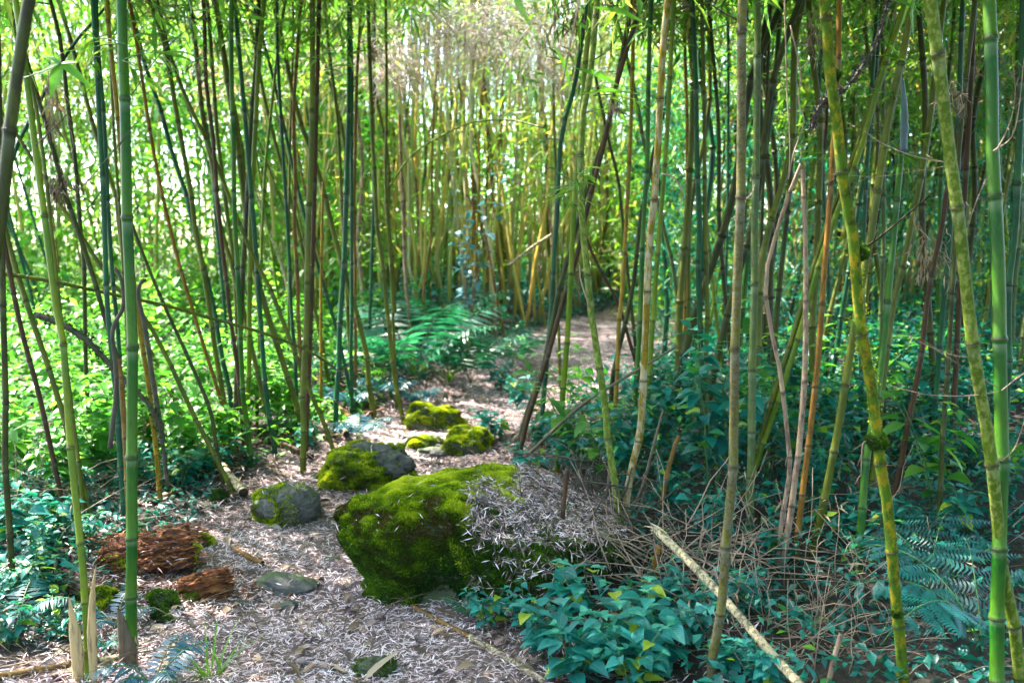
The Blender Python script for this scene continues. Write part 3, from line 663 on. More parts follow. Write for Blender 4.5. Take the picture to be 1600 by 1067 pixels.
cane('fallen_cane', 'pale', 17, 0, 0, [(152, 1042), (190, 1036), (196, 1036)], 'pale cane end poking out left of the foot of the thick green culm', onground=True, cat='cane piece')
cane('fallen_cane', 'tan', 12, 0, 0, [(-10, 1064), (60, 1052), (128, 1040)], 'tan cane lying at the bottom left corner', onground=True)
cane('fallen_cane', 'tan', 8, 0, 0, [(560, 880), (610, 925), (660, 959), (720, 990), (760, 1013)], 'long brown stick lying across the path litter below the boulder', onground=True, cat='stick')
cane('fallen_cane', 'pale', 11, 0, 0, [(735, 1000), (790, 1030), (860, 1075)], 'pale cane lying at the bottom edge right of the path', onground=True)
cane('fallen_cane', 'orange', 10, 0, 0, [(366, 862), (388, 874), (412, 884)], 'short reddish brown bark sliver on the path litter', onground=True, cat='bark piece')
cane('fallen_cane', 'tan', 9, 0, 0, [(232, 790), (262, 778), (285, 768)], 'light tan cane piece behind the large red rotten log', onground=True, cat='cane piece')
cane('arching_cane', 'ygreen', 3.2, 9, 7.5, [(610, 290), (635, 253), (655, 233), (689, 213), (722, 196), (756, 189), (800, 188), (850, 200)], 'thin olive cane arching over in front of the pale thicket', 6, cat='arching cane')
cane('fallen_cane', 'pale', 5, 9.5, 9.5, [(795, 415), (830, 388), (862, 366)], 'pale bare cane resting aslant beyond the path', 6, cat='leaning cane')
# big pale sheath lying behind the left group
def shell(px, py, L, Wd, yaw, label, mat=M_sheath):
    p = hit(px, py); n, k = 10, 7; V, Fs = [], []
    for i_ in range(n):
        t = i_ / (n - 1); wv = Wd * math.sin(math.pi * min(.99, t * .85 + .14)) ** .7
        for j_ in range(k):
            a = (j_ / (k - 1) - .5) * 2.6; V.append((t * L - L / 2, math.sin(a) * wv * .5, math.cos(a) * wv * .4))
    for i_ in range(n - 1):
        for j_ in range(k - 1):
            a = i_ * k + j_; Fs.append((a, a + 1, a + k + 1, a + k))
    o = link('culm_sheath', mesh_np('culm_sheath', np.array(V), np.array(Fs), mat), None, (p[0], p[1], float(ground(p[0], p[1])) + (.16 if L > .3 else .04)))
    o.rotation_euler = (0, .08, yaw); md = o.modifiers.new('s', 'SOLIDIFY'); md.thickness = .003
    tag(o, label, 'culm sheath')
M_shp = simple('bleached sheath', (.55, .46, .33), (.75, .68, .55), 12, .55, (.2, 1, 1), .4, .003)
shell(567, 585, .42, .14, -.15, 'large bleached cream sheath lying behind the left culms', M_shp)
shell(520, 690, .2, .05, .7, 'small curled tan sheath near the split canes')

# background culms
BG = {
 'pale': ('thin pale blurred culm in the light thicket beyond the path', 'culms of the light thicket beyond the path'),
 'left': ('thin blurred culm in front of the bright left clearing', 'far culms before the left clearing'),
 'right': ('dim culm in the shaded thicket on the right', 'dim culms of the right thicket'),
}
protoc = {}
def far_culm(zone, x, y, style, rad, lean, H, sd):
    key = (zone, style, sd % 3)
    rr = random.Random(sd)
    if key not in protoc:
        r2 = random.Random(hash(str(key)) % 1000 if False else sum(map(ord, str(key))))
        K = 9; cx = cy = 0; P = []
        for q in range(K):
            t = q / (K - 1); P.append((r2.uniform(-.06, .06) * t + .05 * math.sin(t * 4 + r2.random() * 3), r2.uniform(-.06, .06) * t, t * 6.2))
        V, f, a, nd = culm_arrays(catmull(P, 4), .026, .014, 8, r2.randrange(99), flare=1.6)
        protoc[key] = mesh_np('culm', V, f, BM[style], attrs={'seg': a})
    lab, grp = BG[zone]
    root = empty('bamboo_culm', (x, y, float(ground(x, y)) - .05), lab, 'bamboo', grp)
    c = link('culm', protoc[key], root); c.scale = (rad / .026, rad / .026, H / 6.2)
    root.rotation_euler = (rr.uniform(-.06, .06), lean, rr.uniform(0, .3))
    return root, c
zones = []
def try_place(x, y, mind=.16):
    if path_d(x, y) < .12: return False
    for (a, b_) in zones:
        if (a - x) ** 2 + (b_ - y) ** 2 < mind * mind: return False
    zones.append((x, y)); return True
r = random.Random(11)
def fill(zone, n, pxr, Dr, styles, lean, rad, fol, mind=.16, Hs=(5.2, 7)):
    cnt = 0; tries = 0
    while cnt < n and tries < n * 60:
        tries += 1
        D = math.sqrt(r.uniform(Dr[0] ** 2, Dr[1] ** 2)); px = r.uniform(*pxr); x = (px - 800) / F * D / cp
        if not try_place(x, D, mind): continue
        if zone == 'pale' and 780 < px < 1000 and D < 13.0 and r.random() < .7: continue
        st = r.choice(styles); H = r.uniform(*Hs)
        root, c = far_culm(zone, x, D, st, r.uniform(*rad), r.uniform(*lean), H, r.randrange(1000))
        if r.random() < fol:
            ml, mt = CROWNS[r.randrange(5)] if r.random() < .85 else DRYCROWN[r.randrange(2)]
            z0 = r.uniform(2.6, 3.6) if zone == 'pale' else r.uniform(2.0, 3.2) if D > 8 else r.uniform(2.6, 3.4)
            o = link('foliage', ml, root, (0, 0, z0)); link('twigs', mt, o)
            s_ = r.uniform(.85, 1.2) * (1.25 if zone == 'right' else 1); o.scale = (s_, s_, (H - z0) / 3.2 * 1.05); o.rotation_euler = (0, 0, r.uniform(0, 6.28))
        cnt += 1
fill('pale', 62, (560, 960), (9.2, 17), ['yellow', 'tan', 'olive', 'pale', 'ygreen', 'olive', 'pink', 'olive', 'orange', 'grey'], (-.10, .10), (.014, .026), .35)
fill('left', 34, (-60, 560), (7.5, 15), ['olive', 'grey', 'ygreen', 'olive', 'tan', 'teal'], (-.30, -.02), (.010, .019), .5)
fill('right', 86, (1010, 1680), (5.4, 13), ['teal', 'olive', 'dark', 'green', 'brown', 'olive', 'ygreen', 'grey', 'dark'], (-.06, .24), (.016, .03), .9, .14)
# the culms beyond the nearest ones, too many to tell apart
m_far, nt_, b_ = newmat('far bamboo'); rp = ramp(nt_, attr(nt_, 'seg'), [(0, (.24, .26, .04)), (.2, (.46, .36, .08)), (.4, (.18, .24, .05)), (.5, (.44, .35, .24)), (.62, (.30, .33, .06)), (.75, (.55, .36, .07)), (.85, (.4, .4, .1)), (1, (.10, .2, .06))])
nt_.links.new(rp.outputs[0], b_.inputs['Base Color']); b_.inputs['Roughness'].default_value = .5
g_ = np.random.default_rng(91); mbf = MB()
for q in range(520):
    D = g_.uniform(11.5, 19); px = g_.uniform(420, 1650) if g_.random() < .92 else g_.uniform(-60, 420); x = (px - 800) / F * D
    if path_d(x, D) < .2: continue
    z = float(ground(x, D)); ln = g_.normal(0, .13) + (.06 if px > 1000 else -.02); H = g_.uniform(5, 8)
    t = np.linspace(0, 1, 7)[:, None]; P = np.array([x, D, z - .1]) + t * np.array([ln * H, g_.normal(0, .2), H]) + g_.normal(0, .06, (7, 3))
    mbf.tube(P, np.linspace(1, .6, 7) * g_.uniform(.018, .03), 5, g_.random() * .95 if px < 1000 or g_.random() < .35 else g_.choice([1.0, .99, .41, .02]))
me = mbf.mesh('far_bamboo_thicket', m_far); me.attributes['rnd'].name = 'seg'
o = link('far_bamboo_thicket', me); tag(o, 'pale mass of far bamboo culms closing off the view', 'bamboo thicket', kind='stuff')
# ------------------------------------------------------------------ rocks
from mathutils import noise as mn
def sph(nu=72, nv=40):
    V, Fq, Ft = [], [], []
    for i_ in range(1, nv):
        th = math.pi * i_ / nv
        for j_ in range(nu):
            ph = 2 * math.pi * j_ / nu; V.append((math.sin(th) * math.cos(ph), math.sin(th) * math.sin(ph), math.cos(th)))
    V.append((0, 0, 1)); V.append((0, 0, -1)); n = len(V)
    for i_ in range(nv - 2):
        for j_ in range(nu): Fq.append((i_ * nu + j_, (i_ + 1) * nu + j_, (i_ + 1) * nu + (j_ + 1) % nu, i_ * nu + (j_ + 1) % nu))
    for j_ in range(nu):
        Ft.append((n - 2, j_, (j_ + 1) % nu)); b_ = (nv - 2) * nu; Ft.append((n - 1, b_ + (j_ + 1) % nu, b_ + j_))
    return np.array(V), [np.array(Fq), np.array(Ft)]
def rock_verts(size, seed, box=2.6, amp=.16, fine=.03, shape=None, nu=72, nv=40):
    U, F_ = sph(nu, nv); out = []
    for u in U:
        k = (abs(u[0]) ** box + abs(u[1]) ** box + abs(u[2]) ** box) ** (-1 / box)
        p = Vector(u) * k
        q = Vector((p.x * 1.3 + seed * 7.3, p.y * 1.3, p.z * 1.3))
        d = mn.fractal(q, 1.0, 2.0, 3) * amp * 2 + mn.fractal(q * 6, 1.0, 2.0, 4) * fine * 2
        # a few flat facets
        c_ = mn.cell(q * .9) * .04
        p = p * (1 + d + c_ * 0)
        v = [p.x, p.y, p.z]
        if shape: v = shape(*v)
        out.append((v[0] * size[0], v[1] * size[1], v[2] * size[2]))
    return np.array(out), F_
T_tuft = (np.array([(-.28, 0, 0), (.28, 0, 0), (.1, .3, .62), (-.12, .2, 1.0), (0, -.28, 0), (0, .28, 0), (.35, .1, .7), (.2, -.1, .85)]),
          np.array([(0, 1, 2, 3), (4, 5, 6, 7)]), np.zeros((8, 2)))
def moss_on(parent, V, F_, seed, thr, dens, size, mat, lit=False, keep=None, z_bias=.6, name='moss'):
    """small tufts set on the faces of a stone that look up or lie in a noise patch"""
    rn = np.random.default_rng(int(seed * 10))
    T = np.vstack([np.vstack([F_[0][:, [0, 1, 2]], F_[0][:, [0, 2, 3]]]), F_[1]])
    a, b_, c_ = V[T[:, 0]], V[T[:, 1]], V[T[:, 2]]
    nrm = np.cross(b_ - a, c_ - a); ar = np.linalg.norm(nrm, axis=1) / 2; nrm /= (2 * ar[:, None] + 1e-12)
    n = int(ar.sum() * dens); idx = rn.choice(len(T), n, p=ar / ar.sum())
    s1 = np.sqrt(rn.random(n)); s2 = rn.random(n)
    P = a[idx] * (1 - s1)[:, None] + b_[idx] * (s1 * (1 - s2))[:, None] + c_[idx] * (s1 * s2)[:, None]
    Nn = nrm[idx]
    kf = 3.2 / max(.3, float(np.ptp(V[:, 0])))
    sc = np.array([mn.fractal(Vector(p) * kf + Vector((seed * 3.1, 0, 0)), 1, 2, 3) for p in P])
    val = sc + z_bias * Nn[:, 2] + rn.normal(0, .05, n)
    k = val > thr
    if keep is not None: k &= keep(P, Nn, rn)
    P, Nn, sc = P[k], Nn[k], sc[k]; n = len(P)
    if n < 5: return
    fine = np.array([mn.noise(Vector(p) * 14) for p in P])
    # frame from normal mixed with up
    z = Nn * .8 + np.array([0, 0, .25]) + rn.normal(0, .35, (n, 3)); z /= np.linalg.norm(z, axis=1)[:, None]
    x = np.cross(z, rn.normal(0, 1, (n, 3))); x /= np.linalg.norm(x, axis=1)[:, None]; y = np.cross(z, x)
    M = np.stack([x, y, z], -1)
    P = P + Nn * (np.maximum(0, fine) * size * .9)[:, None]
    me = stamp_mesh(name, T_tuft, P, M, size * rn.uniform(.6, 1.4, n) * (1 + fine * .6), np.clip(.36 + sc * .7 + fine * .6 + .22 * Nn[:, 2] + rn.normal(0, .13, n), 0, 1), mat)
    link(name, me, parent)
def litter_on(parent, V, F_, seed, dens, keep, L=.06, name='leaf_litter', mat='litter'):
    rn = np.random.default_rng(int(seed * 10))
    T = np.vstack([F_[0][:, [0, 1, 2]], F_[0][:, [0, 2, 3]]])
    a, b_, c_ = V[T[:, 0]], V[T[:, 1]], V[T[:, 2]]
    nrm = np.cross(b_ - a, c_ - a); ar = np.linalg.norm(nrm, axis=1) / 2; nrm /= (2 * ar[:, None] + 1e-12)
    n = int(ar.sum() * dens); idx = rn.choice(len(T), n, p=ar / ar.sum()); w = rn.dirichlet((1, 1, 1), n)
    P = a[idx] * w[:, :1] + b_[idx] * w[:, 1:2] + c_[idx] * w[:, 2:]; Nn = nrm[idx]
    k = keep(P, Nn, rn); P, Nn = P[k], Nn[k]; n = len(P)
    if n < 1: return
    z = Nn + rn.normal(0, .2, (n, 3)); z /= np.linalg.norm(z, axis=1)[:, None]
    x = np.cross(z, rn.normal(0, 1, (n, 3))); x /= np.linalg.norm(x, axis=1)[:, None]; y = np.cross(z, x)
    P = P + Nn * rn.uniform(.003, .016, n)[:, None]
    link(name, stamp_mesh(name, T_lit, P, np.stack([x, y, z], -1), L * rn.uniform(.5, 1.5, n), np.clip(rn.beta(1.1, 1.7, n), 0, 1), LM[mat]), parent)
T_lit = leaf_template(1, .13, 2, 'lance', .2, .12)
def rock(px, py, size, label, seed, mat=M_stone, yaw=0, sink=.35, D=None, shape=None, box=2.4, amp=.14, moss=None, name='rock', hi=False, group=None):
    p = hit(px, py) if D is None else at(px, py, D)
    z = float(ground(p[0], p[1] + size[1] * .6)) + size[2] * (1 - 2 * sink)
    p = np.array([p[0], p[1] + size[1] * .8, z])
    V, F_ = rock_verts(size, seed, box, amp, .025, shape, *((150, 90) if hi else (64, 36)))
    root = empty(name, p, label, 'rock', group); root.rotation_euler = (0, 0, yaw)
    link('stone', mesh_np('stone', V, F_, mat), root)
    if moss: moss_on(root, V, F_, seed, *moss)
    if .06 < size[0] < .4: litter_on(root, V, F_, seed * 3, 350, lambda P, Nn, r_: (Nn[:, 2] > .6) & (r_.random(len(P)) < .6), L=.04, name='caught_leaves')
    return root, V, F_
# the large mossy boulder
def bshape(x, y, z):
    r_ = sstep(-.15, 1.0, np.float64(x)); l_ = sstep(-.35, -1.0, np.float64(x))
    z2 = z * (1 - .42 * r_ * (z > 0)) - .20 * l_ * max(z, 0) + .10 * math.exp(-((x + .02) / .38) ** 2) * (z > 0)
    y2 = y * (1 - .15 * l_) + .10 * x
    return (x, y2 - .10 * max(0, z), z2)
BR, bV, bF = rock(760, 952, (.59, .42, .295), 'huge moss covered boulder with dry litter piled on its right end', 4.2, M_stoneg, sink=.28, shape=bshape, box=4.2, amp=.075, D=4.05, hi=True, yaw=-.3, name='boulder')
wob = lambda P, r_: .09 * np.sin(P[:, 0] * 17 + P[:, 1] * 9) + r_.normal(0, .035, len(P))
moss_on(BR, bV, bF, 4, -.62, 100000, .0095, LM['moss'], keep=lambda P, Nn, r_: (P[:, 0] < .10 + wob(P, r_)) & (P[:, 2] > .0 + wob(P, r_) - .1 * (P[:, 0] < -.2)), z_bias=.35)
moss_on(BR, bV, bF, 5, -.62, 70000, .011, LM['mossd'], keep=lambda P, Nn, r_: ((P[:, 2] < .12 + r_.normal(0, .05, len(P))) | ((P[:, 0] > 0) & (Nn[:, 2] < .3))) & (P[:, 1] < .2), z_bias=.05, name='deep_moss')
top_ = lambda P, Nn, r_: (P[:, 0] > .06 + wob(P, r_)) & (Nn[:, 2] > .42 + r_.normal(0, .12, len(P)))
litter_on(BR, bV, bF, 6, 17000, top_, L=.034)
litter_on(BR, bV, bF, 9, 5000, top_, L=.045, name='dark_leaf_litter', mat='litterd')
litter_on(BR, bV, bF, 8, 260, lambda P, Nn, r_: (Nn[:, 2] > .5), L=.04, name='scattered_leaves')
litter_on(BR, bV, bF, 10, 500, lambda P, Nn, r_: (P[:, 0] > .1) & (Nn[:, 2] < .4), L=.04, name='caught_leaves', mat='litterd')
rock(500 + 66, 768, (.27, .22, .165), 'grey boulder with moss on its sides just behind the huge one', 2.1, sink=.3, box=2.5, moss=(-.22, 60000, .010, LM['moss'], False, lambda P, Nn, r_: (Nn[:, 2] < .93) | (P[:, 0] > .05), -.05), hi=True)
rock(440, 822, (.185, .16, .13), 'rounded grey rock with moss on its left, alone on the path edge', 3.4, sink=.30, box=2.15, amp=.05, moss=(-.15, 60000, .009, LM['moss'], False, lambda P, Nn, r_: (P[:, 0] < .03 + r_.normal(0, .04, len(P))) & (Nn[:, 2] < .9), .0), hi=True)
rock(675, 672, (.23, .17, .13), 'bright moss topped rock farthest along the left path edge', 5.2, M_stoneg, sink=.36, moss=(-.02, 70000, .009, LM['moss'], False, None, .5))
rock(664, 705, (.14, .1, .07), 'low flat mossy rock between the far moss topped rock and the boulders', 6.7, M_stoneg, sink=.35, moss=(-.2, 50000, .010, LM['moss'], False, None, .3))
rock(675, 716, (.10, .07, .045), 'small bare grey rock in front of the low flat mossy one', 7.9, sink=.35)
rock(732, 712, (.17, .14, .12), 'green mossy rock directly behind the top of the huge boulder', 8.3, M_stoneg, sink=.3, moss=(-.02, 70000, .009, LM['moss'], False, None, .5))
rock(442, 928, (.15, .085, .05), 'flat elongated grey stone lying in the path litter', 9.1, yaw=-.3, sink=.42, amp=.08)
rock(450, 953, (.045, .035, .022), 'tiny grey stone below the flat elongated one', 10.4, sink=.4)
rock(375, 948, (.035, .025, .018), 'tiny dark stone in the litter near the red wood chunk', 10.9, sink=.4)
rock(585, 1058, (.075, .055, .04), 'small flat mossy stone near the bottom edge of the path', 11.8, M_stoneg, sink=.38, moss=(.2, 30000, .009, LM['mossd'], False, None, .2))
rock(518, 880, (.04, .03, .02), 'tiny bluish stone in the path litter left of the boulder', 12.2, sink=.4)
for (px, py, s_, lab) in ((152, 945, .07, 'round green moss hummock under the slim sheathed culm'), (256, 945, .065, 'dark green moss hummock right of the thick green culm'), (250, 968, .04, 'small moss hummock at the foot of the thick green culm'), (342, 780, .05, 'little moss hummock beside the short tan cane piece'), (318, 850, .05, 'moss lump on the right end of the large red log')):
    p = hit(px, py); V_, F__ = rock_verts((s_, s_ * .9, s_ * .7), px * .1, 2, .2, .05, None, 40, 24)
    o = empty('moss_hummock', (p[0], p[1], p[2] + s_ * .25), lab, 'moss')
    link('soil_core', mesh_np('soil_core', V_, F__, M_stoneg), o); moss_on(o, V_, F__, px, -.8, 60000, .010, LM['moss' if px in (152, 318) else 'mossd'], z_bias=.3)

# ------------------------------------------------------------------ rotten logs
def rotlog(px, py, L, Wd, H, yaw, label, seed, mat, name='rotten_log'):
    p = hit(px, py); nu, nv = 120, 60
    V, Fq = [], []
    for i_ in range(nv + 1):
        t = i_ / nv; x = (t - .5) * L
        e = (1 - (2 * t - 1) ** 8) ** .5 if abs(2 * t - 1) < 1 else 0
        e = max(e, .02)
        for j_ in range(nu):
            a = 2 * math.pi * j_ / nu
            q = Vector((x * 2.2 + seed, math.cos(a) * 1.6, math.sin(a) * 1.6))
            d = 1 + .42 * mn.fractal(q * 1.5, 1, 2, 3) + .34 * mn.fractal(Vector((x * 14 + seed, math.cos(a) * 5, math.sin(a) * 5)), .8, 2.1, 5) + .12 * mn.cell(Vector((x * 16 + seed, math.cos(a) * 3, math.sin(a) * 3))) - .10 * abs(mn.noise(Vector((x * 8, math.cos(a) * 14, math.sin(a) * 14))))
            V.append((x + .05 * mn.noise(Vector((math.cos(a) * 3, math.sin(a) * 3, seed + t * 3))), math.cos(a) * Wd * d * e * .5, math.sin(a) * H * d * e * .5))
    for i_ in range(nv):
        for j_ in range(nu): Fq.append((i_ * nu + j_, i_ * nu + (j_ + 1) % nu, (i_ + 1) * nu + (j_ + 1) % nu, (i_ + 1) * nu + j_))
    V = np.array(V); Ft = np.array([(0, 1, 2)])
    root = empty(name, (p[0], p[1] + Wd * .35, p[2] + H * .28), label, 'rotten log'); root.rotation_euler = (0, R(-4), yaw)
    link('wood', mesh_np('wood', V, np.array(Fq), mat), root)
    return root, V, [np.array(Fq), Ft]
lg, lv, lf = rotlog(222, 896, .43, .24, .19, .28, 'large crumbling red rotten log behind the thick green culm', 3.1, M_log)
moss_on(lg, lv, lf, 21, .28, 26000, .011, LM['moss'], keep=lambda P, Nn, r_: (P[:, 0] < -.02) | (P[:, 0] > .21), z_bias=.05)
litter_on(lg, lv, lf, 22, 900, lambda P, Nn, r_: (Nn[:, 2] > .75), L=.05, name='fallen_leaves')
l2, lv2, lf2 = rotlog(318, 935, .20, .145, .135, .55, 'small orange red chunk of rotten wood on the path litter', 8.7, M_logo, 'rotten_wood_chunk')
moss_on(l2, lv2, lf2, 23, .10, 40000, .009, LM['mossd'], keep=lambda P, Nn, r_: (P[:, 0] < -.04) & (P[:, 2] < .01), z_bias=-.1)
mb = MB(); rn_ = random.Random(5)
for q in range(330):
    big = q % 3; x = rn_.uniform(-.24, .24); a = rn_.uniform(-.4, 3.5)
    rad_ = rn_.uniform(.85, 1.15); p = np.array([x, math.cos(a) * .135 * rad_, math.sin(a) * .115 * rad_]); l_ = rn_.choice((.02, .03, .05, .09)) * rn_.uniform(.7, 1.3)
    d = np.array([rn_.uniform(.5, 1) * rn_.choice((-1, 1)), rn_.uniform(-.4, .4), rn_.uniform(-.3, .3)]) * l_
    mb.tube([p, p + d * .5 + [0, 0, .004], p + d], [.002, .0045, .001], 4, rn_.random())
link('splinters', mb.mesh('splinters', M_logo, False), lg)
mb = MB()
for q in range(90):
    a = rn_.uniform(-.4, 3.5); x = rn_.uniform(-.1, .1); p = np.array([x, math.cos(a) * .07, math.sin(a) * .066]); d = np.array([rn_.choice((-1, 1)), rn_.uniform(-.3, .3), rn_.uniform(-.3, .3)]) * rn_.uniform(.02, .06)
    mb.tube([p, p + d * .5, p + d], [.002, .004, .001], 4)
link('splinters', mb.mesh('splinters', M_log, False), l2)

# ------------------------------------------------------------------ litter on the path
def scatter(n, xr, yr, keep, seed):
    rn = np.random.default_rng(int(seed * 10))
    x = rn.uniform(*xr, n * 3); y = yr[0] + (yr[1] - yr[0]) * rn.random(n * 3) ** 1.35
    # only what the frame can see, plus a margin
    k = (np.abs(x) < y * .60 + .5) & keep(x, y, rn); x, y = x[k][:n], y[k][:n]
    return x, y, rn
def litter(name, n, xr, yr, keep, seed, mat, L, label, lift=(.002, .016), tilt=.2, beta=(2.0, 1.15)):
    x, y, rn = scatter(n, xr, yr, keep, seed); m = len(x)
    P = np.stack([x, y, ground(x, y) + rn.uniform(*lift, m)], -1)
    patch = np.array([mn.noise(Vector((a * 2.6, b_ * 2.6, seed))) for a, b_ in zip(x, y)])
    M = rot_mats(rn.uniform(0, 6.28, m), rn.normal(0, tilt, m), rn.normal(0, tilt * 1.2, m))
    a = np.clip(rn.beta(*beta, m) + patch * .42, 0, 1)
    S = L * rn.uniform(.45, 1.35, m) * (1 + np.maximum(0, y - 6) * .06)
    o = link(name, stamp_mesh(name, T_lit, P, M, S, a, LM[mat])); tag(o, label, 'leaf litter', kind='stuff')
litter('leaf_litter', 125000, (-3, 4), (2.9, 14), lambda x, y, r_: (path_d(x, y) < .10 + r_.normal(0, .14, len(x))) & (r_.random(len(x)) < 1.15 - .55 * sstep(.25, .9, np.sin(x * 5.3 + 2 * np.sin(y * 2.1)) * np.sin(y * 4.1 + 1.5 * np.sin(x * 3.3)))), 31, 'litter', .040, 'pale pinkish carpet of fallen bamboo leaves on the path')
litter('dark_litter', 4200, (-3, 4), (2.9, 9), lambda x, y, r_: path_d(x, y) < .3, 32, 'litterd', .06, 'scattered dark purple brown leaves among the path litter', (.008, .03), .4)
litter('verge_litter', 26000, (-4, 5), (2.6, 10), lambda x, y, r_: (path_d(x, y) > -.05) & (path_d(x, y) < np.where(x > 0, 1.0, 2.4)), 33, 'litter', .06, 'thin brown leaf litter on the verges under the plants', (.002, .03), .4, (.9, 2.6))

def broadlit(name, n, seed, mat, L, label, tpl, d0=.25):
    x, y, rn = scatter(n, (-4, 4), (2.8, 9), lambda x, y, r_: path_d(x, y) < d0, seed); m = len(x)
    P = np.stack([x, y, ground(x, y) + rn.uniform(.008, .022, m)], -1)
    o = link(name, stamp_mesh(name, tpl, P, rot_mats(rn.uniform(0, 6.28, m), rn.normal(0, .22, m), rn.normal(0, .3, m)), L * rn.uniform(.4, 1.4, m), rn.random(m), LM[mat])); tag(o, label, 'leaf litter', kind='stuff')
broadlit('brown_leaves', 700, 34, 'dry', .07, 'broad curled brown leaves lying on the litter', leaf_template(1, .42, 4, 'ovate', .25, .35))
broadlit('dark_leaves', 800, 35, 'litterd', .06, 'small dark rotten leaves lying on the litter', leaf_template(1, .5, 4, 'ovate', .25, .3))
broadlit('sheath_scraps', 170, 36, 'dry', .15, 'long tan scraps of culm sheath lying on the litter', leaf_template(1, .2, 5, 'lance', .3, .1), .6)
# crumbs of the rotten wood
rn = np.random.default_rng(44); p = hit(285, 925); m = 500; x = p[0] + rn.normal(0, .20, m); y = p[1] + rn.normal(0.02, .13, m)
V_, F__ = sph(6, 4); Vc = (V_[None] * (.006 * rn.uniform(.3, 1.5, (m, 1, 3)))) + np.stack([x, y, ground(x, y) + .012], -1)[:, None]
off = (np.arange(m) * len(V_))[:, None, None]
o = link('wood_crumbs', mesh_np('wood_crumbs', Vc.reshape(-1, 3), [(F__[0][None] + off).reshape(-1, 4), (F__[1][None] + off).reshape(-1, 3)], M_logo)); tag(o, 'orange crumbs of rotten wood strewn round the logs', 'wood crumbs', kind='stuff')
# twig fragments on the path
mb = MB()
for q in range(260):
    yy = rn.uniform(2.9, 7); xx = np.interp(yy, PY, PX) + rn.normal(0, .5); L_ = rn.uniform(.04, .22); a = rn.random() * 6.28
    q0 = np.array([xx, yy, float(ground(xx, yy)) + .016]); d = np.array([math.cos(a), math.sin(a), rn.normal(0, .05)]) * L_
    mb.tube([q0, q0 + d * .5 + rn.normal(0, .006, 3), q0 + d], [.0022, .0018, .001], 4)
o = link('twig_litter', mb.mesh('twig_litter', M_stemb)); tag(o, 'thin brown twigs strewn over the path litter', 'twigs', kind='stuff')

# ------------------------------------------------------------------ plants
def leafy(seed, H, nst, leaf, matl, lean=.35, pairs=7, tpl=None, stem=M_stem, r_=.0035, arch=.2):
    """upright herb: stems with opposite ovate leaves; returns (stem mesh, leaf mesh)"""
    r = np.random.default_rng(seed); mb = MB(); L, Yw, Pt, S, A = [], [], [], [], []
    for s_ in range(nst):
        a0 = r.random() * 6.28; l_ = lean * r.uniform(.2, 1); h = H * r.uniform(.55, 1.05)
        t = np.linspace(0, 1, 8)[:, None]
        P = np.array([math.cos(a0), math.sin(a0), 0]) * (.02 + l_ * h * t ** (1 + arch * 3)) + np.array([0, 0, 1]) * h * (t - .12 * t ** 3) + r.normal(0, .006, (8, 3)) * t
        mb.tube(P, np.linspace(r_, r_ * .4, 8), 5)
        yaw0 = r.random() * 3.14
        for k in range(pairs):
            q = .22 + .78 * (k + r.uniform(0, .4)) / pairs; q = min(q, 1); f = q * 7; i0 = min(6, int(f)); p = P[i0] + (P[i0 + 1] - P[i0]) * (f - i0)
            sz = leaf * (.45 + .75 * math.sin(math.pi * min(1, q * .78 + .08))) * r.uniform(.75, 1.2)
            for side in (0, math.pi):
                if r.random() < .1: continue
                yw = yaw0 + k * 1.35 + side + r.normal(0, .25); dirv = np.array([-math.sin(yw), math.cos(yw), .25])
                pet = leaf * .22; q2 = p + dirv * pet
                mb.tube([p, q2], [.0012, .0009], 3)
                L.append(q2); Yw.append(yw); Pt.append(r.normal(.02, .28)); S.append(sz); A.append(np.clip(r.normal(.5, .22), 0, .93) if r.random() > .06 else 1)
        for side in range(3):
            L.append(P[-1]); Yw.append(yaw0 + side * 2.1); Pt.append(r.uniform(.1, .7)); S.append(leaf * .45); A.append(.9)
    n = len(L); M = rot_mats(np.array(Yw), np.array(Pt), r.normal(0, .25, n))
    ml = stamp_mesh('leaves', tpl if tpl is not None else T_ov, np.array(L), M, np.array(S), np.array(A), LM[matl])
    return mb.mesh('stems', stem), ml
def place_leafy(var, p, sc, yaw, label, name='leafy_plant', cat='plant', group=None, tilt=0):
    o = empty(name, p, label, cat, group); o.rotation_euler = (tilt, 0, yaw); o.scale = (sc,) * 3
    link('stems', var[0], o); link('leaves', var[1], o); return o
NET = [leafy(300 + k, .42, 6, .085, 'teal', .55, 6, T_ovs) for k in range(4)]
NETB = [leafy(320 + k, .40, 5, .13, 'teal', .5, 4, T_ovs) for k in range(3)]
TALL = [leafy(340 + k, .85, 6, .088, 'tealf', .45, 12, T_ov) for k in range(4)]
BRI = [leafy(360 + k, .7, 6, .10, 'broad', .5, 8, T_ov) for k in range(3)]
BRI2 = [leafy(371, .9, 4, .12, 'broad', .5, 5, T_ov)]
LOW = [leafy(380 + k, .2, 7, .05, 'tealf', .8, 4, T_ov) for k in range(4)]
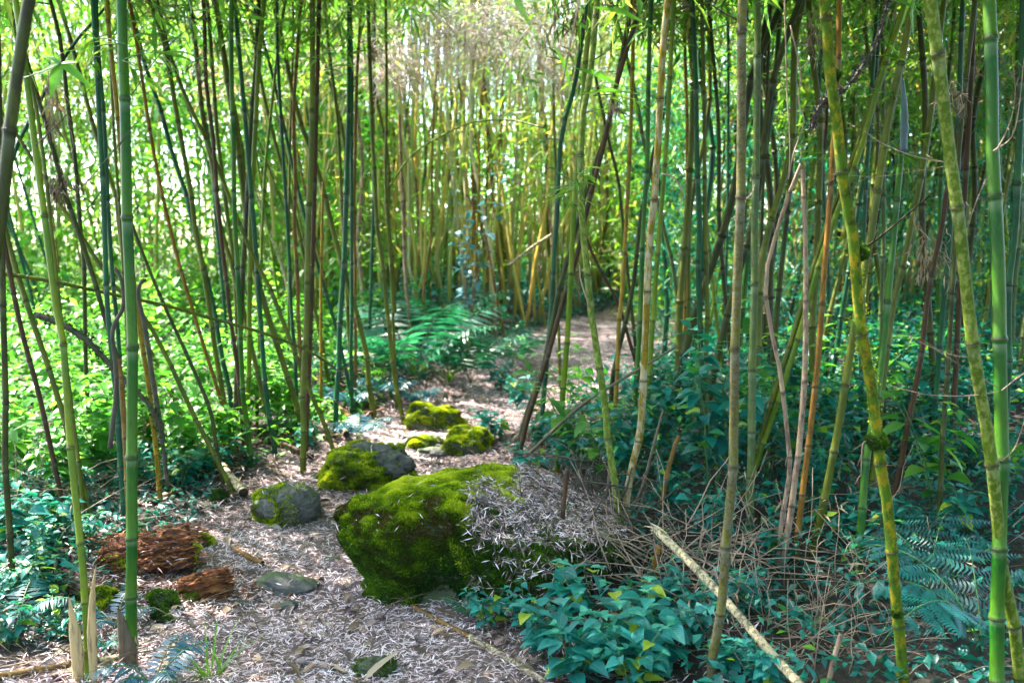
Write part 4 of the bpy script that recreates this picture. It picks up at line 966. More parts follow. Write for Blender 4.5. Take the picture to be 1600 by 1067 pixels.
FGT = [(760, 985, 0, .75, 'broad leaved blue green plant with long leaves at the foot of the boulder'), (850, 1030, 1, .95, 'blue green nettle like plant left most in the foreground clump'),
       (895, 975, 2, 1.0, 'blue green plant with a yellow bud leaf in front of the boulder end'), (935, 1045, 3, 1.0, 'low blue green plant at the bottom centre of the clump'),
       (985, 1000, 0, 1.0, 'blue green plant below the foot of the crooked lichened culm'), (1030, 1050, 1, 1.1, 'wide blue green plant at the bottom edge left of the mottled culm'),
       (1045, 960, 2, .9, 'blue green plant around the rotten orange cane stub'), (1085, 1010, 3, .9, 'blue green plant left of the foot of the thick mottled culm'),
       (1140, 1060, 0, .8, 'blue green plant under the pale broken cane'), (1160, 960, 1, .8, 'blue green plant between the mottled culm and the broken cane'),
       (900, 1075, 2, 1.0, 'blue green plant cut by the bottom edge, left of centre clump'), (985, 1085, 3, 1.0, 'blue green plant cut by the bottom edge, middle of the clump'),
       (1200, 1085, 2, .8, 'small blue green plant at the bottom edge right of the broken cane'), (820, 985, 3, .7, 'small blue green plant against the dark base of the boulder')]
for k, (px, py, v, sc, lab) in enumerate(FGT):
    p = hit(px, py); vv = (NET + NETB)[(v + k) % 7]
    place_leafy(vv, p, sc * .68, k * 1.7, lab, 'nettle_plant', 'plant', 'blue green plants in the right foreground')
grp_r = 'tall blue green plants under the right culms'
rr = random.Random(77); kk = 0
LABR = {0: 'tall blue green leafy plant crowding behind the boulder', 1: 'blue green plant in the deep shade at the far right', 2: 'blue green plant among the right culms'}
spots = []
while len(spots) < 62:
    D = rr.uniform(4.2, 7.5); px = rr.uniform(840, 1620); x = (px - 800) / F * D
    if path_d(x, D) < .35 or abs(x - .0) < .3 and D < 5.2: continue
    if any((x - a) ** 2 + (D - b_) ** 2 < .05 for a, b_ in spots): continue
    spots.append((x, D)); z = 0 if px < 1080 else (2 if px < 1330 else 1)
    v = (TALL + BRI2)[rr.randrange(5)] if (D > 4.6) else NET[rr.randrange(4)]
    place_leafy(v, (x, D, float(ground(x, D))), rr.uniform(.5, 1.3) * (.8 if px > 1250 else .72 if px < 1060 else 1), rr.uniform(0, 6), LABR[z], 'leafy_plant', 'plant', ['tall plants behind the boulder', 'shaded plants at the far right', 'plants among the right culms'][z])
# left side
spots = []
while len(spots) < 46:
    D = rr.uniform(3.6, 8.5); px = rr.uniform(-60, 470); x = (px - 800) / F * D
    if path_d(x, D) < .45: continue
    if D < 4.3 and px > 130: continue
    if any((x - a) ** 2 + (D - b_) ** 2 < .06 for a, b_ in spots): continue
    spots.append((x, D)); near = D < 5
    v = (LOW if D < 4.4 else BRI)[rr.randrange(3)] if not (D < 5.2 and rr.random() < .5) else NETB[rr.randrange(3)]
    place_leafy(v, (x, D, float(ground(x, D))), rr.uniform(.6, 1.1), rr.uniform(0, 6), 'leafy plant in the left foreground shade' if near else 'bright green leafy plant on the left bank', 'leafy_plant', 'plant',
                'plants of the left foreground shade' if near else 'bright plants of the left bank')
# low seedlings between bank and path
for k, (px, py) in enumerate([(520, 600), (485, 640), (470, 700), (330, 735), (395, 730), (300, 745), (560, 640), (445, 670), (120, 780), (60, 860), (30, 930), (90, 930), (20, 1010), (70, 880), (130, 850), (40, 780), (230, 760), (160, 740), (20, 840), (100, 1000), (280, 760), (770, 690), (810, 640), (780, 610), (830, 760), (860, 700), (900, 740)]):
    p = hit(px, py); z = 0 if px < 240 and py > 730 else (1 if px < 700 else 2)
    place_leafy(LOW[k % 4] if px < 700 else NET[k % 4], p, rr.uniform(.8, 1.4) if px < 700 else .8, k * 2.1, ['low blue green seedling on the dark ground at lower left', 'low leafy seedling on the left bank edge', 'leafy plant at the right edge of the far path'][z], 'seedling', 'plant',
                ['seedlings at lower left', 'seedlings on the left bank edge', 'plants at the right edge of the far path'][z])
# blue leaved sapling in the middle distance
sap = leafy(401, 2.3, 6, .09, 'bluel', .4, 11, T_ov, M_stemb, .006)
p = at(725, 500, 9.6); place_leafy(sap, (p[0], p[1], float(ground(p[0], p[1]))), 1.05, .4, 'slender sapling with pale blue leaves in front of the thicket', 'sapling', 'sapling')
# slender plant stem on the path side
ps = leafy(402, .8, 2, .13, 'tealf', .12, 4, T_ov, M_stemb)
p = hit(830, 690); place_leafy(ps, p, .8, 1, 'slender dark stemmed plant with drooping leaves beside the far path', 'seedling', 'plant')

# ferns
def pinna_tpl():
    """one pinna: a rib of small lobes, flat, tip +Y"""
    V, Fq = [], []; n = 14
    for k in range(n):
        t = k / n; w = .17 * math.sin(math.pi * (.22 + .76 * t)) ** .8; y0 = t; y1 = t + .05
        for s_ in (-1, 1):
            b_ = len(V); V += [(0, y0, 0), (0, y0 + .040, 0), (s_ * w, y1 + .03, -.03), (s_ * w * .55, y1 - .022, 0)]
            Fq.append((b_, b_ + 1, b_ + 2, b_ + 3))
    V = np.array(V); Fq = np.array(Fq); return V, Fq, np.zeros((len(V), 2))
T_pin = pinna_tpl()
T_pin2 = leaf_template(1, .17, 3, 'lance', .05, .25)
def frond(r, L, droop, width, mat, npin=11, big=False):
    mb = MB(); t = np.linspace(0, 1, 14)
    P = np.stack([.12 * L * t ** 2 * r.normal(), t ** 1.25 * L * .78, L * (1.15 * t - (droop + .3) * t ** 2)], -1)
    mb.tube(P, np.linspace(.0035, .001, 14), 5)
    Lc, Mx, S, A = [], [], [], []
    for k in range(npin):
        q = .2 + .8 * k / npin; p = np.array([np.interp(q, t, P[:, c_]) for c_ in range(3)])
        p2 = np.array([np.interp(min(1, q + .03), t, P[:, c_]) for c_ in range(3)]); T = p2 - p + 1e-9; T /= np.linalg.norm(T)
        sz = width * math.sin(math.pi * min(1, .34 + .66 * (k + .5) / npin)) ** .75 * r.uniform(.88, 1.08)
        for s_ in (-1, 1):
            y = np.array([s_ * 1.0, 0, 0]) + T * r.uniform(.25, .5) + np.array([0, 0, r.uniform(-.35, 0)]); y /= np.linalg.norm(y)
            z = np.cross(y, T) * s_; z /= np.linalg.norm(z); z = z if z[2] > 0 else -z
            x = np.cross(y, z); Lc.append(p); Mx.append(np.stack([x, y, z], -1)); S.append(sz); A.append(r.random())
    return mb, np.array(Lc), np.array(Mx), np.array(S), np.array(A)
def fern(px, py, nf, L, mat, label, seed, D=None, droop=.45, width=.3, angs=None, name='fern', group=None, big=False):
    r = np.random.default_rng(seed); p = hit(px, py) if D is None else at(px, py, D)
    root = empty(name, (p[0], p[1], float(ground(p[0], p[1]))), label, 'fern', group)
    for k in range(nf):
        a = (k / nf * 6.28 + r.normal(0, .25)) if angs is None else angs[k]
        l_ = L * r.uniform(.7, 1.1)
        mb, Lc, Mx, S, A = frond(r, l_, droop * r.uniform(.8, 1.3), l_ * width * (1.15 if big else 1), mat, 8 if big else 15)
        fr = link('frond', mb.mesh('frond', M_stem), root); fr.rotation_euler = (0, 0, a)
        link('leaflets', stamp_mesh('leaflets', T_pin if big else T_pin2, Lc, Mx, S, A, LM[mat]), fr)
    return root
fern(1530, 1120, 4, .80, 'fern', 'large blue green fern in the bottom right corner', 1, droop=.5, width=.27, D=3.45, big=True, angs=[1.35, .6, -.2, 2.0])
fern(1450, 1010, 4, .6, 'fern', 'smaller blue green fern behind the large one at right', 2, D=4.0, big=True, angs=[1.2, .4, -.5, 2.1])
for k, (px, py, mt, lb, L) in enumerate([(650, 600, 'ferng', 'green fern arching beside the far path, left of the two largest', 1.35), (735, 600, 'ferng', 'green fern arching over the far path edge, right of the two largest', .85), (610, 625, 'fernb', 'blue tinted fern above the small mossy rocks', .5),
                                        (560, 690, 'fernb', 'blue tinted fern behind the grey boulder', .42), (545, 640, 'fernb', 'blue tinted fern under the left culms', .45), (500, 590, 'fern', 'dark fern at the foot of the two thick olive culms', .5), (690, 545, 'ferng', 'green fern at the thicket edge far left of the path', 1.2), (655, 635, 'fernb', 'small blue fern next to the far moss topped rock', .38),
                                        (180, 985, 'fernb', 'small bright blue fern left of the foot of the thick green culm', .26), (240, 1080, 'fernb', 'dark blue fern at the bottom edge beside the pale cane end', .3), (170, 1020, 'fern', 'tiny dark fern between the two left sheathed culms', .18), (615, 905, 'fernb', 'tiny blue fern against the base of the boulder', .14), (800, 575, 'ferng', 'green fern on the right of the far path bend', .8), (30, 985, 'fern', 'dark fern in the lower left corner', .3), (730, 965, 'ferng', 'tiny green fern under the right of the boulder', .16)]):
    fern(px, py, 7 if L > .3 else 5, L, mt, lb, 50 + k, droop=.3 if mt == 'ferng' else .5)
# grass tuft
def grass(px, py, n, L, label, seed):
    r = np.random.default_rng(seed); p = hit(px, py)
    T_g = leaf_template(1, .045, 5, 'lance', .2, .55)
    M = rot_mats(r.uniform(0, 6.28, n), r.uniform(.7, 1.45, n), r.normal(0, .3, n))
    o = link('grass_tuft', stamp_mesh('grass_tuft', T_g, r.normal(0, .02, (n, 3)) * [1, 1, 0], M, L * r.uniform(.4, 1.1, n), r.random(n), LM['grass']), None, p); tag(o, label, 'grass tuft')
grass(335, 1062, 24, .22, 'thin green grass tuft at the bottom edge of the path', 1)
grass(652, 590, 40, .3, 'grass tuft beside the far end of the path', 2)
grass(700, 600, 40, .3, 'grass tuft where ferns meet the far path', 3)

# undergrowth nobody could count
def cover(name, n, seed, region, mat, leaf, hgt, label, tpl=T_ov1, rough=1.0):
    r = np.random.default_rng(seed); x, y = region(r, n)
    k = path_d(x, y) > .15; x, y = x[k], y[k]; m = len(x)
    cl = np.array([mn.fractal(Vector((a * 1.1, b_ * 1.1, seed)), 1, 2, 3) for a, b_ in zip(x, y)])
    Hh = hgt * np.clip(.62 + cl * .9, .12, 1.5) * np.clip((path_d(x, y) - .0) / .9, .2, 1)
    z = ground(x, y) + Hh * r.random(m) ** .6
    M = rot_mats(r.uniform(0, 6.28, m), r.normal(-.05, .4, m), r.normal(0, .4, m))
    o = link(name, stamp_mesh(name, tpl, np.stack([x, y, z], -1), M, leaf * r.uniform(.5, 1.3, m), np.clip(.5 + cl * .5 + r.normal(0, .2, m), 0, 1), LM[mat]))
    tag(o, label, 'undergrowth', kind='stuff')
def wedge(pxa, pxb, Da, Db):
    def f(r, n):
        D = Da + (Db - Da) * r.random(n) ** .8; px = r.uniform(pxa, pxb, n); return (px - 800) / F * D, D
    return f
cover('bright_undergrowth', 26000, 61, wedge(-250, 600, 6.0, 16), 'broad', .085, .85, 'bright yellow green undergrowth filling the left bank')
cover('shady_undergrowth', 24000, 62, wedge(880, 2500, 5.5, 14), 'tealf', .085, .55, 'blue green undergrowth under the right thicket')
cover('far_undergrowth', 15000, 63, wedge(520, 1000, 8.5, 19), 'tealf', .09, .62, 'blue green undergrowth at the far bend of the path')
cover('low_cover', 5000, 64, wedge(-120, 330, 3.6, 6.5), 'tealf', .05, .14, 'low dark leaves on the ground at lower left')
cover('low_right_cover', 10000, 65, wedge(980, 2700, 3.0, 6.0), 'tealf', .055, .22, 'low blue green leaves on the shaded ground at right')

cover('dead_leaves_in_cover', 2600, 66, wedge(-150, 1750, 3.4, 9), 'dry', .07, .35, 'withered brown leaves caught in the undergrowth', T_bl1)
# distant foliage mass
def mass(name, n, seed, gen, leaf, mat, label, tpl=T_bl1, thr=-.05, fs=.5):
    r = np.random.default_rng(seed); P = gen(r, n * 2)
    cl = np.array([mn.fractal(Vector(p) * fs + Vector((seed, 0, 0)), 1, 2, 3) for p in P])
    k = cl + r.normal(0, .06, len(P)) > thr; P, cl = P[k][:n], cl[k][:n]; m = len(P)
    M = rot_mats(r.uniform(0, 6.28, m), r.uniform(-1.1, .4, m), r.normal(0, .6, m))
    o = link(name, stamp_mesh(name, tpl, P, M, leaf * r.uniform(.6, 1.5, m), np.clip(.45 + cl * .8 + r.normal(0, .2, m), 0, 1), LM[mat])); tag(o, label, 'foliage', kind='stuff')
def slab(pxa, pxb, Da, Db, za, zb, pw=1.0):
    def f(r, n):
        D = r.uniform(Da, Db, n); px = r.uniform(pxa, pxb, n); return np.stack([(px - 800) / F * D, D, za + (zb - za) * r.random(n) ** pw], -1)
    return f
def low_gen(pxa, pxb, Da, Db, za, zb): return slab(pxa, pxb, Da, Db, za, zb, 1.3)
mass('middle_shrubs', 22000, 74, low_gen(480, 1060, 19, 25, .5, 4.5), .16, 'broad', 'yellow green shrubs far behind the light thicket', T_ov1, -.3)
mass('right_shrubs', 34000, 75, low_gen(980, 1900, 14, 21, .4, 4.5), .15, 'tealf', 'deep green shrubs far behind the right thicket', T_ov1, -.3)
def over(r, n):
    x = r.uniform(-.3, 9, n); y = r.uniform(-3.5, 8.5, n); return np.stack([x, y, r.uniform(3.9, 6.6, n) + .25 * np.maximum(0, y - 4)], -1)
mass('added_canopy', 85000, 76, over, .22, 'bamboo', 'unseen leaf canopy added overhead on the right to block light', T_bl1, -.12, .7)  # leaves above the frame, added to darken the right side
def over2(r, n):
    x = r.uniform(-6.5, -1.8, n); y = r.uniform(2.8, 7.6, n); return np.stack([x, y, r.uniform(4.0, 6.2, n)], -1)
def behind(r, n):
    a = r.uniform(-1.9, 1.9, n) - math.pi / 2; q = r.uniform(3.5, 8, n); return np.stack([np.cos(a) * q * 1.1, np.sin(a) * q + .8, r.uniform(.3, 7.5, n)], -1)
mass('added_rear_foliage', 26000, 79, behind, .24, 'bamboo', 'unseen foliage added behind the camera to cut fill light', T_bl1, -.12, .7)  # leaf mass out of view, added to hold back sky fill from behind
mass('added_canopy', 12000, 77, over2, .2, 'bamboo', 'unseen leaf canopy added overhead on the left to cast shade', T_bl1, -.05, .8)  # unseen leaf layer, put in to shade the path and left foreground
mass('thicket_leaves', 9000, 78, slab(520, 1000, 9.5, 18, 1.4, 5), .13, 'bamboo', 'scattered pale bamboo leaves hanging through the light thicket', T_bl1, .08, .9)
mass('shaded_foliage', 26000, 80, slab(1000, 1900, 8.5, 14, .6, 4.6), .12, 'tealf', 'dark green leaf sprays between the far culms of the right thicket', T_bl1, -.05, .9)
mass('leafy_screen', 16000, 81, slab(-300, 600, 10.5, 17, .7, 5.5), .12, 'broad', 'soft green leafy growth rising behind the left culms', T_ov1, .0, .7)
mass('left_foliage', 60000, 71, slab(-300, 620, 12, 21, .4, 8), .22, 'bamboo', 'sunlit foliage behind the left culms with sky showing through', T_bl1, -.1, .6)
mass('middle_foliage', 40000, 72, slab(500, 1050, 16, 22, .5, 9), .2, 'bamboo', 'pale distant bamboo foliage behind the light thicket', T_bl1, -.15)
mass('right_foliage', 60000, 73, slab(960, 2000, 11, 20, .4, 9), .2, 'bamboo', 'deep distant bamboo foliage behind the right thicket', T_bl1, -.25)

# ------------------------------------------------------------------ dry twig heap, hanging bits, branches
def twigheap(name, n, cx, cy, rx, ry, hz, seed, label, L=(.25, .7), up=.5, mat=M_twig, th=.0028):
    r = np.random.default_rng(seed); p = hit(cx, cy); mb = MB()
    for q in range(n):
        b_ = np.array([r.normal(0, rx), r.normal(0, ry), 0]); b_[2] = float(ground(p[0] + b_[0], p[1] + b_[1])) - p[2] + abs(r.normal(0, hz))
        a = r.random() * 6.28; l_ = r.uniform(*L); el = r.normal(.25, up)
        d = np.array([math.cos(a) * math.cos(el), math.sin(a) * math.cos(el) * .6, abs(math.sin(el))]) * l_
        t = np.linspace(0, 1, 5)[:, None]; P = b_ + d * t + r.normal(0, .015, (5, 3)) * t + np.array([0, 0, -.12]) * t ** 2 * l_
        mb.tube(P, np.linspace(th * r.uniform(.7, 1.6), .001, 5), 4)
        if r.random() < .6:
            p0 = P[2]; mb.tube([p0, p0 + d * .3 + r.normal(0, .05, 3)], [th * .5, .0008], 3)
    o = link(name, mb.mesh(name, mat), None, p); tag(o, label, 'twigs', kind='stuff')
twigheap('dry_twigs', 150, 1100, 900, .28, .18, .08, 81, 'tangle of dry pale twigs between the boulder and the dead canes', (.2, .6), .55)
twigheap('dry_twigs', 90, 1235, 1010, .18, .15, .03, 82, 'dry grass like twigs in front of the dead canes', (.2, .5), .6, th=.002)
twigheap('dark_twigs', 120, 930, 850, .16, .14, .12, 83, 'dark grey sticks heaped over the right end of the boulder', (.2, .5), .4, M_twigd, .005)
twigheap('dark_twigs', 120, 160, 1010, .35, .3, .0, 84, 'brown sticks scattered on the lower left ground', (.1, .4), .1, M_stemb, .003)
twigheap('dry_twigs', 60, 60, 800, .2, .3, .05, 85, 'pale dry stems leaning at the left edge', (.3, .6), .5, th=.002)
twigheap('dry_twigs', 30, 1450, 850, .5, .5, .05, 86, 'thin twigs in the shade of the right thicket', (.3, .7), .7, th=.002)
def find(label_part):
    for c_ in CULMS:
        if label_part in c_[0].get('label', ''): return c_[0], c_[1]
def twig(lp, D, pts, w=2.0, mat=M_twig, name='dead_twig'):
    c_, _ = find(lp); W = np.array([at(x, y, D) for x, y in pts]) - np.asarray(c_.location)
    mb = MB(); P = catmull(W, 5); mb.tube(P, np.linspace(w, w * .45, len(P)) / 2 * D / F, 5)
    rn = random.Random(len(pts) + int(pts[0][0]))
    for k in range(2, len(P) - 1, 3):
        d = P[k + 1] - P[k - 1]; s_ = Vector((rn.uniform(-1, 1), rn.uniform(-1, 1), rn.uniform(-1, 1))) * .03
        mb.tube([P[k], P[k] + d * .5 + np.array(s_)], [w * .25 * D / F, .0006], 3)
    return link(name, mb.mesh(name, mat), c_)
twig('thick grey green culm leaning left', 2.95, [(1526, 560), (1490, 555), (1450, 540), (1420, 525)])
twig('thickest dark green', 2.95, [(1560, 612), (1515, 618), (1455, 617), (1397, 605)])
twig('thickest dark green', 2.95, [(1565, 610), (1590, 590), (1620, 570)])
twig('thickest dark green', 2.95, [(1560, 606), (1500, 570), (1460, 545)], 1.6)
twig('thickest dark green', 2.95, [(1552, 236), (1580, 215), (1592, 170), (1600, 90)], 1.8)
twig('thickest dark green', 2.95, [(1555, 238), (1575, 200), (1586, 150), (1582, 90)], 1.5)
twig('thickest dark green', 2.95, [(1565, 720), (1585, 700), (1600, 660)], 1.8)
twig('thick grey green culm leaning left', 3.05, [(1486, 255), (1430, 245), (1380, 225), (1350, 205)], 2.4)
twig('thick grey green culm leaning left', 3.05, [(1487, 258), (1440, 266), (1370, 276), (1300, 272)], 1.2)
twig('thick grey green culm leaning left', 2.95, [(1500, 400), (1520, 330), (1540, 280)], 1.5)
twig('yellow lichen', 3.08, [(1338, 392), (1365, 378), (1400, 350), (1462, 298)], 5, BM['lichen'], 'side_branch')
twig('yellow lichen', 3.08, [(1338, 392), (1358, 400), (1366, 412)], 3)
twig('yellow lichen', 3.08, [(1362, 690), (1349, 692), (1346, 720), (1345, 745)], 2)
twig('thick mottled', 3.6, [(1162, 36), (1130, 20), (1100, 0), (1080, -12)], 3, M_twigd)
twig('thick mottled', 3.6, [(1155, 310), (1170, 308), (1178, 296)], 2)
twig('crooked light green', 4.35, [(908, 288), (880, 275), (862, 262), (850, 270)], 3, M_stem)
twig('crooked light green', 4.35, [(922, 482), (908, 440), (906, 415)], 3, M_twig)
twig('crooked light green', 4.35, [(927, 94), (950, 80), (962, 60), (955, 45)], 2, M_twigd)
twig('white and yellow', 4.5, [(1035, 272), (1055, 280), (1066, 305), (1060, 330)], 3, M_twig)
twig('dark blue green culm just left', 4.9, [(158, 300), (130, 330), (110, 300), (90, 290)], 2, M_twigd)
twig('thick glossy green', 3.45, [(204, 205), (170, 245), (130, 290), (105, 300)], 2.2, M_twigd)
twig('thick glossy green', 3.45, [(205, 150), (250, 85), (300, 40), (340, 0)], 1.8, M_twigd)
twig('slim yellow green', 3.4, [(55, 228), (95, 190), (140, 140), (190, 110)], 1.8, M_twigd)
# moss collars and lichen on the yellow culm
c_, D_ = find('yellow lichen')
V_, F__ = rock_verts((.026, .026, .02), 3, 2, .2, .05, None, 24, 14)
for (px, py, s_) in ((1338, 393, 1.2), (1368, 688, 1.2), (1297, 117, .9), (1400, 958, .5)):
    pp = at(px, py, 3.08) - np.asarray(c_.location)
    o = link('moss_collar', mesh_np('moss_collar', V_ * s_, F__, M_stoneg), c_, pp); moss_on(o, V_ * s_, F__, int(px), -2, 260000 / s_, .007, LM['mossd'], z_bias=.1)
# fuzzy moss strip down its length
rn = np.random.default_rng(9); ys = rn.uniform(395, 690, 700); xs = np.interp(ys, [395, 500, 575, 687], [1338, 1345, 1360, 1371]) + rn.normal(0, 6, 700)
Pm = np.array([at(a, b_, 3.07) for a, b_ in zip(xs, ys)]) - np.asarray(c_.location)
link('moss_strip', stamp_mesh('moss_strip', T_tuft, Pm, rot_mats(rn.uniform(0, 6, 700), rn.normal(0, .6, 700), rn.normal(0, .6, 700)), .007 * rn.uniform(.5, 1.3, 700), rn.random(700), LM['moss']), c_)
for lp, P2, D in (('slim yellow', (60, 250), 3.4),): pass
# dry bundle hanging between culms, upper left
def bundle(px, py, D, n, sx, sz, leaf, label, seed, mat='dryd', tw=14, tm=None):
    r = np.random.default_rng(seed); p = at(px, py, D); root = empty('dry_leaf_bundle', p, label, 'dead leaves'); mb = MB()
    for q in range(tw):
        b_ = np.array([r.normal(0, sx * .4), r.normal(0, sx * .4), r.uniform(-.2, 1) * sz]); t = np.linspace(0, 1, 5)[:, None]
        mb.tube(b_ + t * np.array([r.normal(0, sx * .7), r.normal(0, sx), -sz * r.uniform(.4, 1.6)]) + r.normal(0, .012, (5, 3)), np.linspace(.003, .001, 5), 4)
    link('twigs', mb.mesh('twigs', tm or M_twig), root)
    for mt, k in ((mat, n), ('dry', n // 2)):
        P = r.normal(0, 1, (k, 3)) * [sx * .5, sx * .5, sz * .45]
        link('dry_leaves', stamp_mesh('dry_leaves', T_bl, P, rot_mats(r.uniform(0, 6.28, k), r.uniform(-1.7, -.6, k), r.normal(0, .8, k)), leaf * r.uniform(.5, 1.2, k), r.random(k), LM[mt]), root)
bundle(92, 285, 5.2, 60, .07, .09, .09, 'dark clump of dead leaves caught between the left culms', 1)
bundle(80, 175, 5.2, 30, .05, .2, .1, 'brown papery shreds hanging above the dark dead leaf clump', 2, 'dry', 22)
bundle(307, 110, 6.0, 26, .09, .07, .07, 'small brown nest like tuft between left culms', 3)
bundle(583, 83, 7.5, 20, .06, .05, .06, 'dark tuft of dead leaves on a culm above the blue ferns', 4)
bundle(890, 25, 6.0, 50, .10, .14, .08, 'brown dead tuft at the top beside the culm that bends right', 5)
bundle(962, 165, 5.5, 26, .05, .05, .05, 'dark dead tuft on the leaning dark pair', 6)
bundle(1000, 20, 5.9, 46, .09, .12, .07, 'dark dead tuft at the top of the leaning dark pair', 7)
bundle(1037, 72, 4.45, 26, .02, .02, .03, 'black fuzzy knot on the white lichened culm', 8)
bundle(1275, 60, 5.0, 40, .06, .12, .08, 'dark clump of dead leaves hanging left of the lichen covered culm top', 9)
bundle(1490, 150, 4.0, 40, .07, .05, .07, 'dark dead leaves on the black culm at right', 10)
bundle(1450, 400, 5.0, 40, .12, .14, .09, 'pale dead leaves in the right thicket', 11, 'dry')
bundle(745, 60, 9.0, 300, 1.0, .42, .10, 'broad grey pink mass of dead twigs above the pale thicket', 12, 'dry', 380, M_twigp)
bundle(610, 110, 8.5, 90, .35, .28, .09, 'thin grey veil of dead twigs left of the broad dead mass', 13, 'dry', 120, M_twigp)
bundle(860, 110, 8.5, 110, .35, .4, .09, 'thin grey veil of dead twigs right of the broad dead mass', 14, 'dry', 120, M_twigp)
# hanging wires of dead vine
def vine(name, D, pts, w, label, mat=M_twig, cat='vine', knob=0):
    W = np.array([at(x, y, D) for x, y in pts]); org = W[0].copy(); mb = MB(); P = catmull(W - org, 6); mb.tube(P, np.linspace(w, w * .6, len(P)) / 2 * D / F, 6)
    rn = random.Random(int(pts[0][0]))
    root = empty(name, org, label, cat); link('stem', mb.mesh('stem', mat), root)
    if knob:
        V2, L2 = [], []
        k = rn.sample(range(len(P)), min(len(P), knob)); Q = np.repeat(P, 14, 0) + np.random.default_rng(3).normal(0, w * .55 * D / F, (len(P) * 14, 3)); m = len(Q); g_ = np.random.default_rng(4)
        link('lichen', stamp_mesh('lichen', T_tuft, Q, rot_mats(g_.uniform(0, 6, m), g_.normal(0, 1, m), g_.normal(0, 1, m)), .010 * D / 3 * g_.uniform(.5, 1.3, m), g_.random(m) * .3, LM['litterd' if knob > 1 else 'mossd']), root)
    return root
vine('hanging_vine', 4.0, [(1226, 0), (1228, 80), (1230, 150), (1234, 220), (1233, 275)], 2.6, 'straight dry vine hanging above the broken bent cane')
vine('hanging_vine', 4.0, [(1235, 40), (1250, 110), (1248, 160), (1256, 190), (1240, 240), (1232, 280)], 2.6, 'wavy dry vine hanging beside the straight one')
vine('lichen_branch', 3.6, [(1270, 200), (1275, 178), (1290, 155), (1320, 140), (1350, 100), (1375, 55), (1388, 0)], 6, 'knobbly dark branch crusted with grey lichen crossing the lichened culm', M_twigd, 'branch', 2)
vine('mossy_branch', 4.9, [(57, 492), (98, 507), (135, 532), (162, 559), (200, 600), (236, 637), (253, 688), (262, 760)], 11, 'crooked dark mossy branch sloping down behind the slim culm', M_twigd, 'branch', 1)
vine('mossy_branch', 4.6, [(172, 700), (182, 600), (176, 519), (192, 480), (190, 440), (180, 420), (184, 425)], 8, 'hooked dark branch curling against the thick green culm', M_twigd, 'branch')
vine('mossy_branch', 5.2, [(255, 690), (240, 600), (228, 520), (216, 460), (222, 440), (228, 438)], 9, 'dark branch with a forked tip right of the thick green culm', M_twigd, 'branch')
vine('fallen_branch', 5.5, [(820, 715), (900, 640), (960, 600), (1010, 570), (1060, 540)], 6, 'brown bent branch leaning among the plants behind the boulder', M_stemb, 'branch')
vine('fallen_branch', 4.6, [(958, 850), (1000, 770), (1020, 700), (1036, 640)], 6, 'grey brown dead branch rising out of the twig heap', M_stemb, 'branch')
vine('fallen_branch', 4.5, [(900, 900), (930, 820), (950, 760), (952, 700)], 7, 'dark stick leaning behind the crooked lichened culm', M_stemb, 'branch')

# bright leafy twigs at the top
for lp, pts, n, lf in (('thick glossy green', [(192, 95), (196, 70)], 5, .12), ('dark blue green culm just left', [(155, 90), (150, 60)], 6, .1),
                       ('straight bright green', [(361, 60)], 6, .12), ('dark olive upright', [(403, 70), (402, 40)], 8, .16), ('tan culm with dark', [(466, 80)], 7, .16),
                       ('thick olive culm, left', [(488, 90), (488, 30)], 7, .16), ('grey olive culm', [(300, 50), (306, 90)], 6, .12), ('olive brown culm whose', [(240, 20), (262, 70)], 6, .12),
                       ('crooked light green', [(905, 290), (909, 270), (908, 300), (927, 150)], 8, .10), ('dark blue green culm that', [(871, 310), (880, 220)], 8, .11), ('slender olive', [(603, 100)], 8, .14),
                       ('reddish brown culm between', [(318, 30), (322, 90)], 6, .12), ('olive culm leaning right above', [(1337, 240), (1356, 200)], 8, .1), ('thick olive culm leaning right', [(1380, 230), (1394, 150)], 8, .1),
                       ('first to the right', [(219, 100), (233, 190)], 7, .11), ('olive green culm crossing', [(907, 180)], 8, .1), ('thin yellow green', [(435, 70)], 8, .13)):
    c_, D_ = find(lp); D_ = D_ or hit(*pts[0])[1]
    for q, (x, y) in enumerate(pts):
        for e in range(2): spray(c_, at(x, y, D_), n, lf, seed=int(x + y) + e * 7, ln=.2 * D_ / 5)
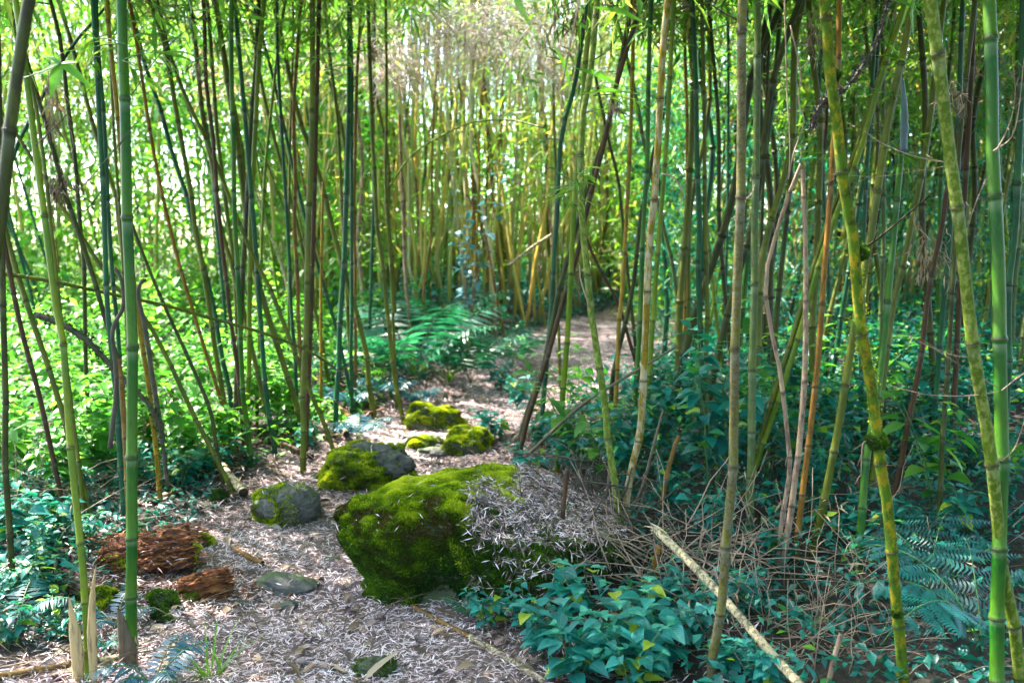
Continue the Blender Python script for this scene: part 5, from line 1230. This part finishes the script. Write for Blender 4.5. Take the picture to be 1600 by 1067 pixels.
# five leaved sprig in the upper left
sp_ = MB(); W = np.array([at(x, y, 3.0) for x, y in [(8, 130), (50, 118), (95, 100)]]); o = empty('leafy_sprig', W[0], 'bright green sprig of broad pointed leaves at upper left', 'sprig')
sp_.tube(catmull(W - W[0], 4), .002, 4); link('stem', sp_.mesh('stem', M_stem), o)
dirs = [(48, 120), (62, 83), (145, 135), (75, 155), (120, 95)]; T_b5 = leaf_template(1, .32, 8, 'ovate', .15, .12)
Mx, S = [], []
for (x, y) in dirs:
    v = at(x, y, 3.0) - W[-1]; l_ = np.linalg.norm(v); yv = v / l_; xv = np.cross(yv, [.3, -.6, .8]); xv /= np.linalg.norm(xv); Mx.append(np.stack([xv, yv, np.cross(xv, yv)], -1)); S.append(l_)
link('leaves', stamp_mesh('leaves', T_b5, np.repeat((W[-1] - W[0])[None], 5, 0), np.array(Mx), np.array(S), np.linspace(.4, .9, 5), LM['broad']), o)
# ------------------------------------------------------------------ camera, light
cam = bpy.data.cameras.new('camera'); co = bpy.data.objects.new('camera', cam); col.objects.link(co)
co.location = (0, 0, CZ); co.rotation_euler = (R(90) - PITCH, 0, 0)
cam.sensor_width = 36; cam.lens = 36 * F / 1600; cam.clip_end = 2000; cam.clip_start = .05
cam.dof.use_dof = True; cam.dof.focus_distance = 3.9; cam.dof.aperture_fstop = 2.6
scene.camera = co
w = bpy.data.worlds.new('World'); scene.world = w; w.use_nodes = True
nt = w.node_tree; bg = nt.nodes['Background']
sky = nt.nodes.new('ShaderNodeTexSky'); sky.sky_type = 'NISHITA'; sky.sun_disc = False
EL, AZ = R(54), R(-60)         # sun ahead and to the left
sky.sun_elevation = EL; sky.sun_rotation = AZ
sky.air_density = 1.0; sky.dust_density = 2; sky.ozone_density = 1.0
nt.links.new(sky.outputs[0], bg.inputs[0]); bg.inputs[1].default_value = .15
sd = Vector((math.sin(AZ) * math.cos(EL), math.cos(AZ) * math.cos(EL), math.sin(EL)))
sl = bpy.data.lights.new('sun', 'SUN'); sl.energy = 5.0; sl.angle = R(.5); sl.color = (1, .93, .8)
so = bpy.data.objects.new('sun', sl); col.objects.link(so); so.rotation_euler = (-sd).to_track_quat('-Z', 'Y').to_euler()
scene.view_settings.view_transform = 'Standard'; scene.view_settings.look = 'None'
scene.view_settings.exposure = 3.2; scene.view_settings.gamma = 1
scene.cycles.use_denoising = True; scene.cycles.adaptive_threshold = .02
scene.cycles.max_bounces = 5; scene.cycles.diffuse_bounces = 2; scene.cycles.transmission_bounces = 3; scene.cycles.glossy_bounces = 1
scene.cycles.caustics_reflective = False; scene.cycles.caustics_refractive = False
scene.cycles.sample_clamp_indirect = 6
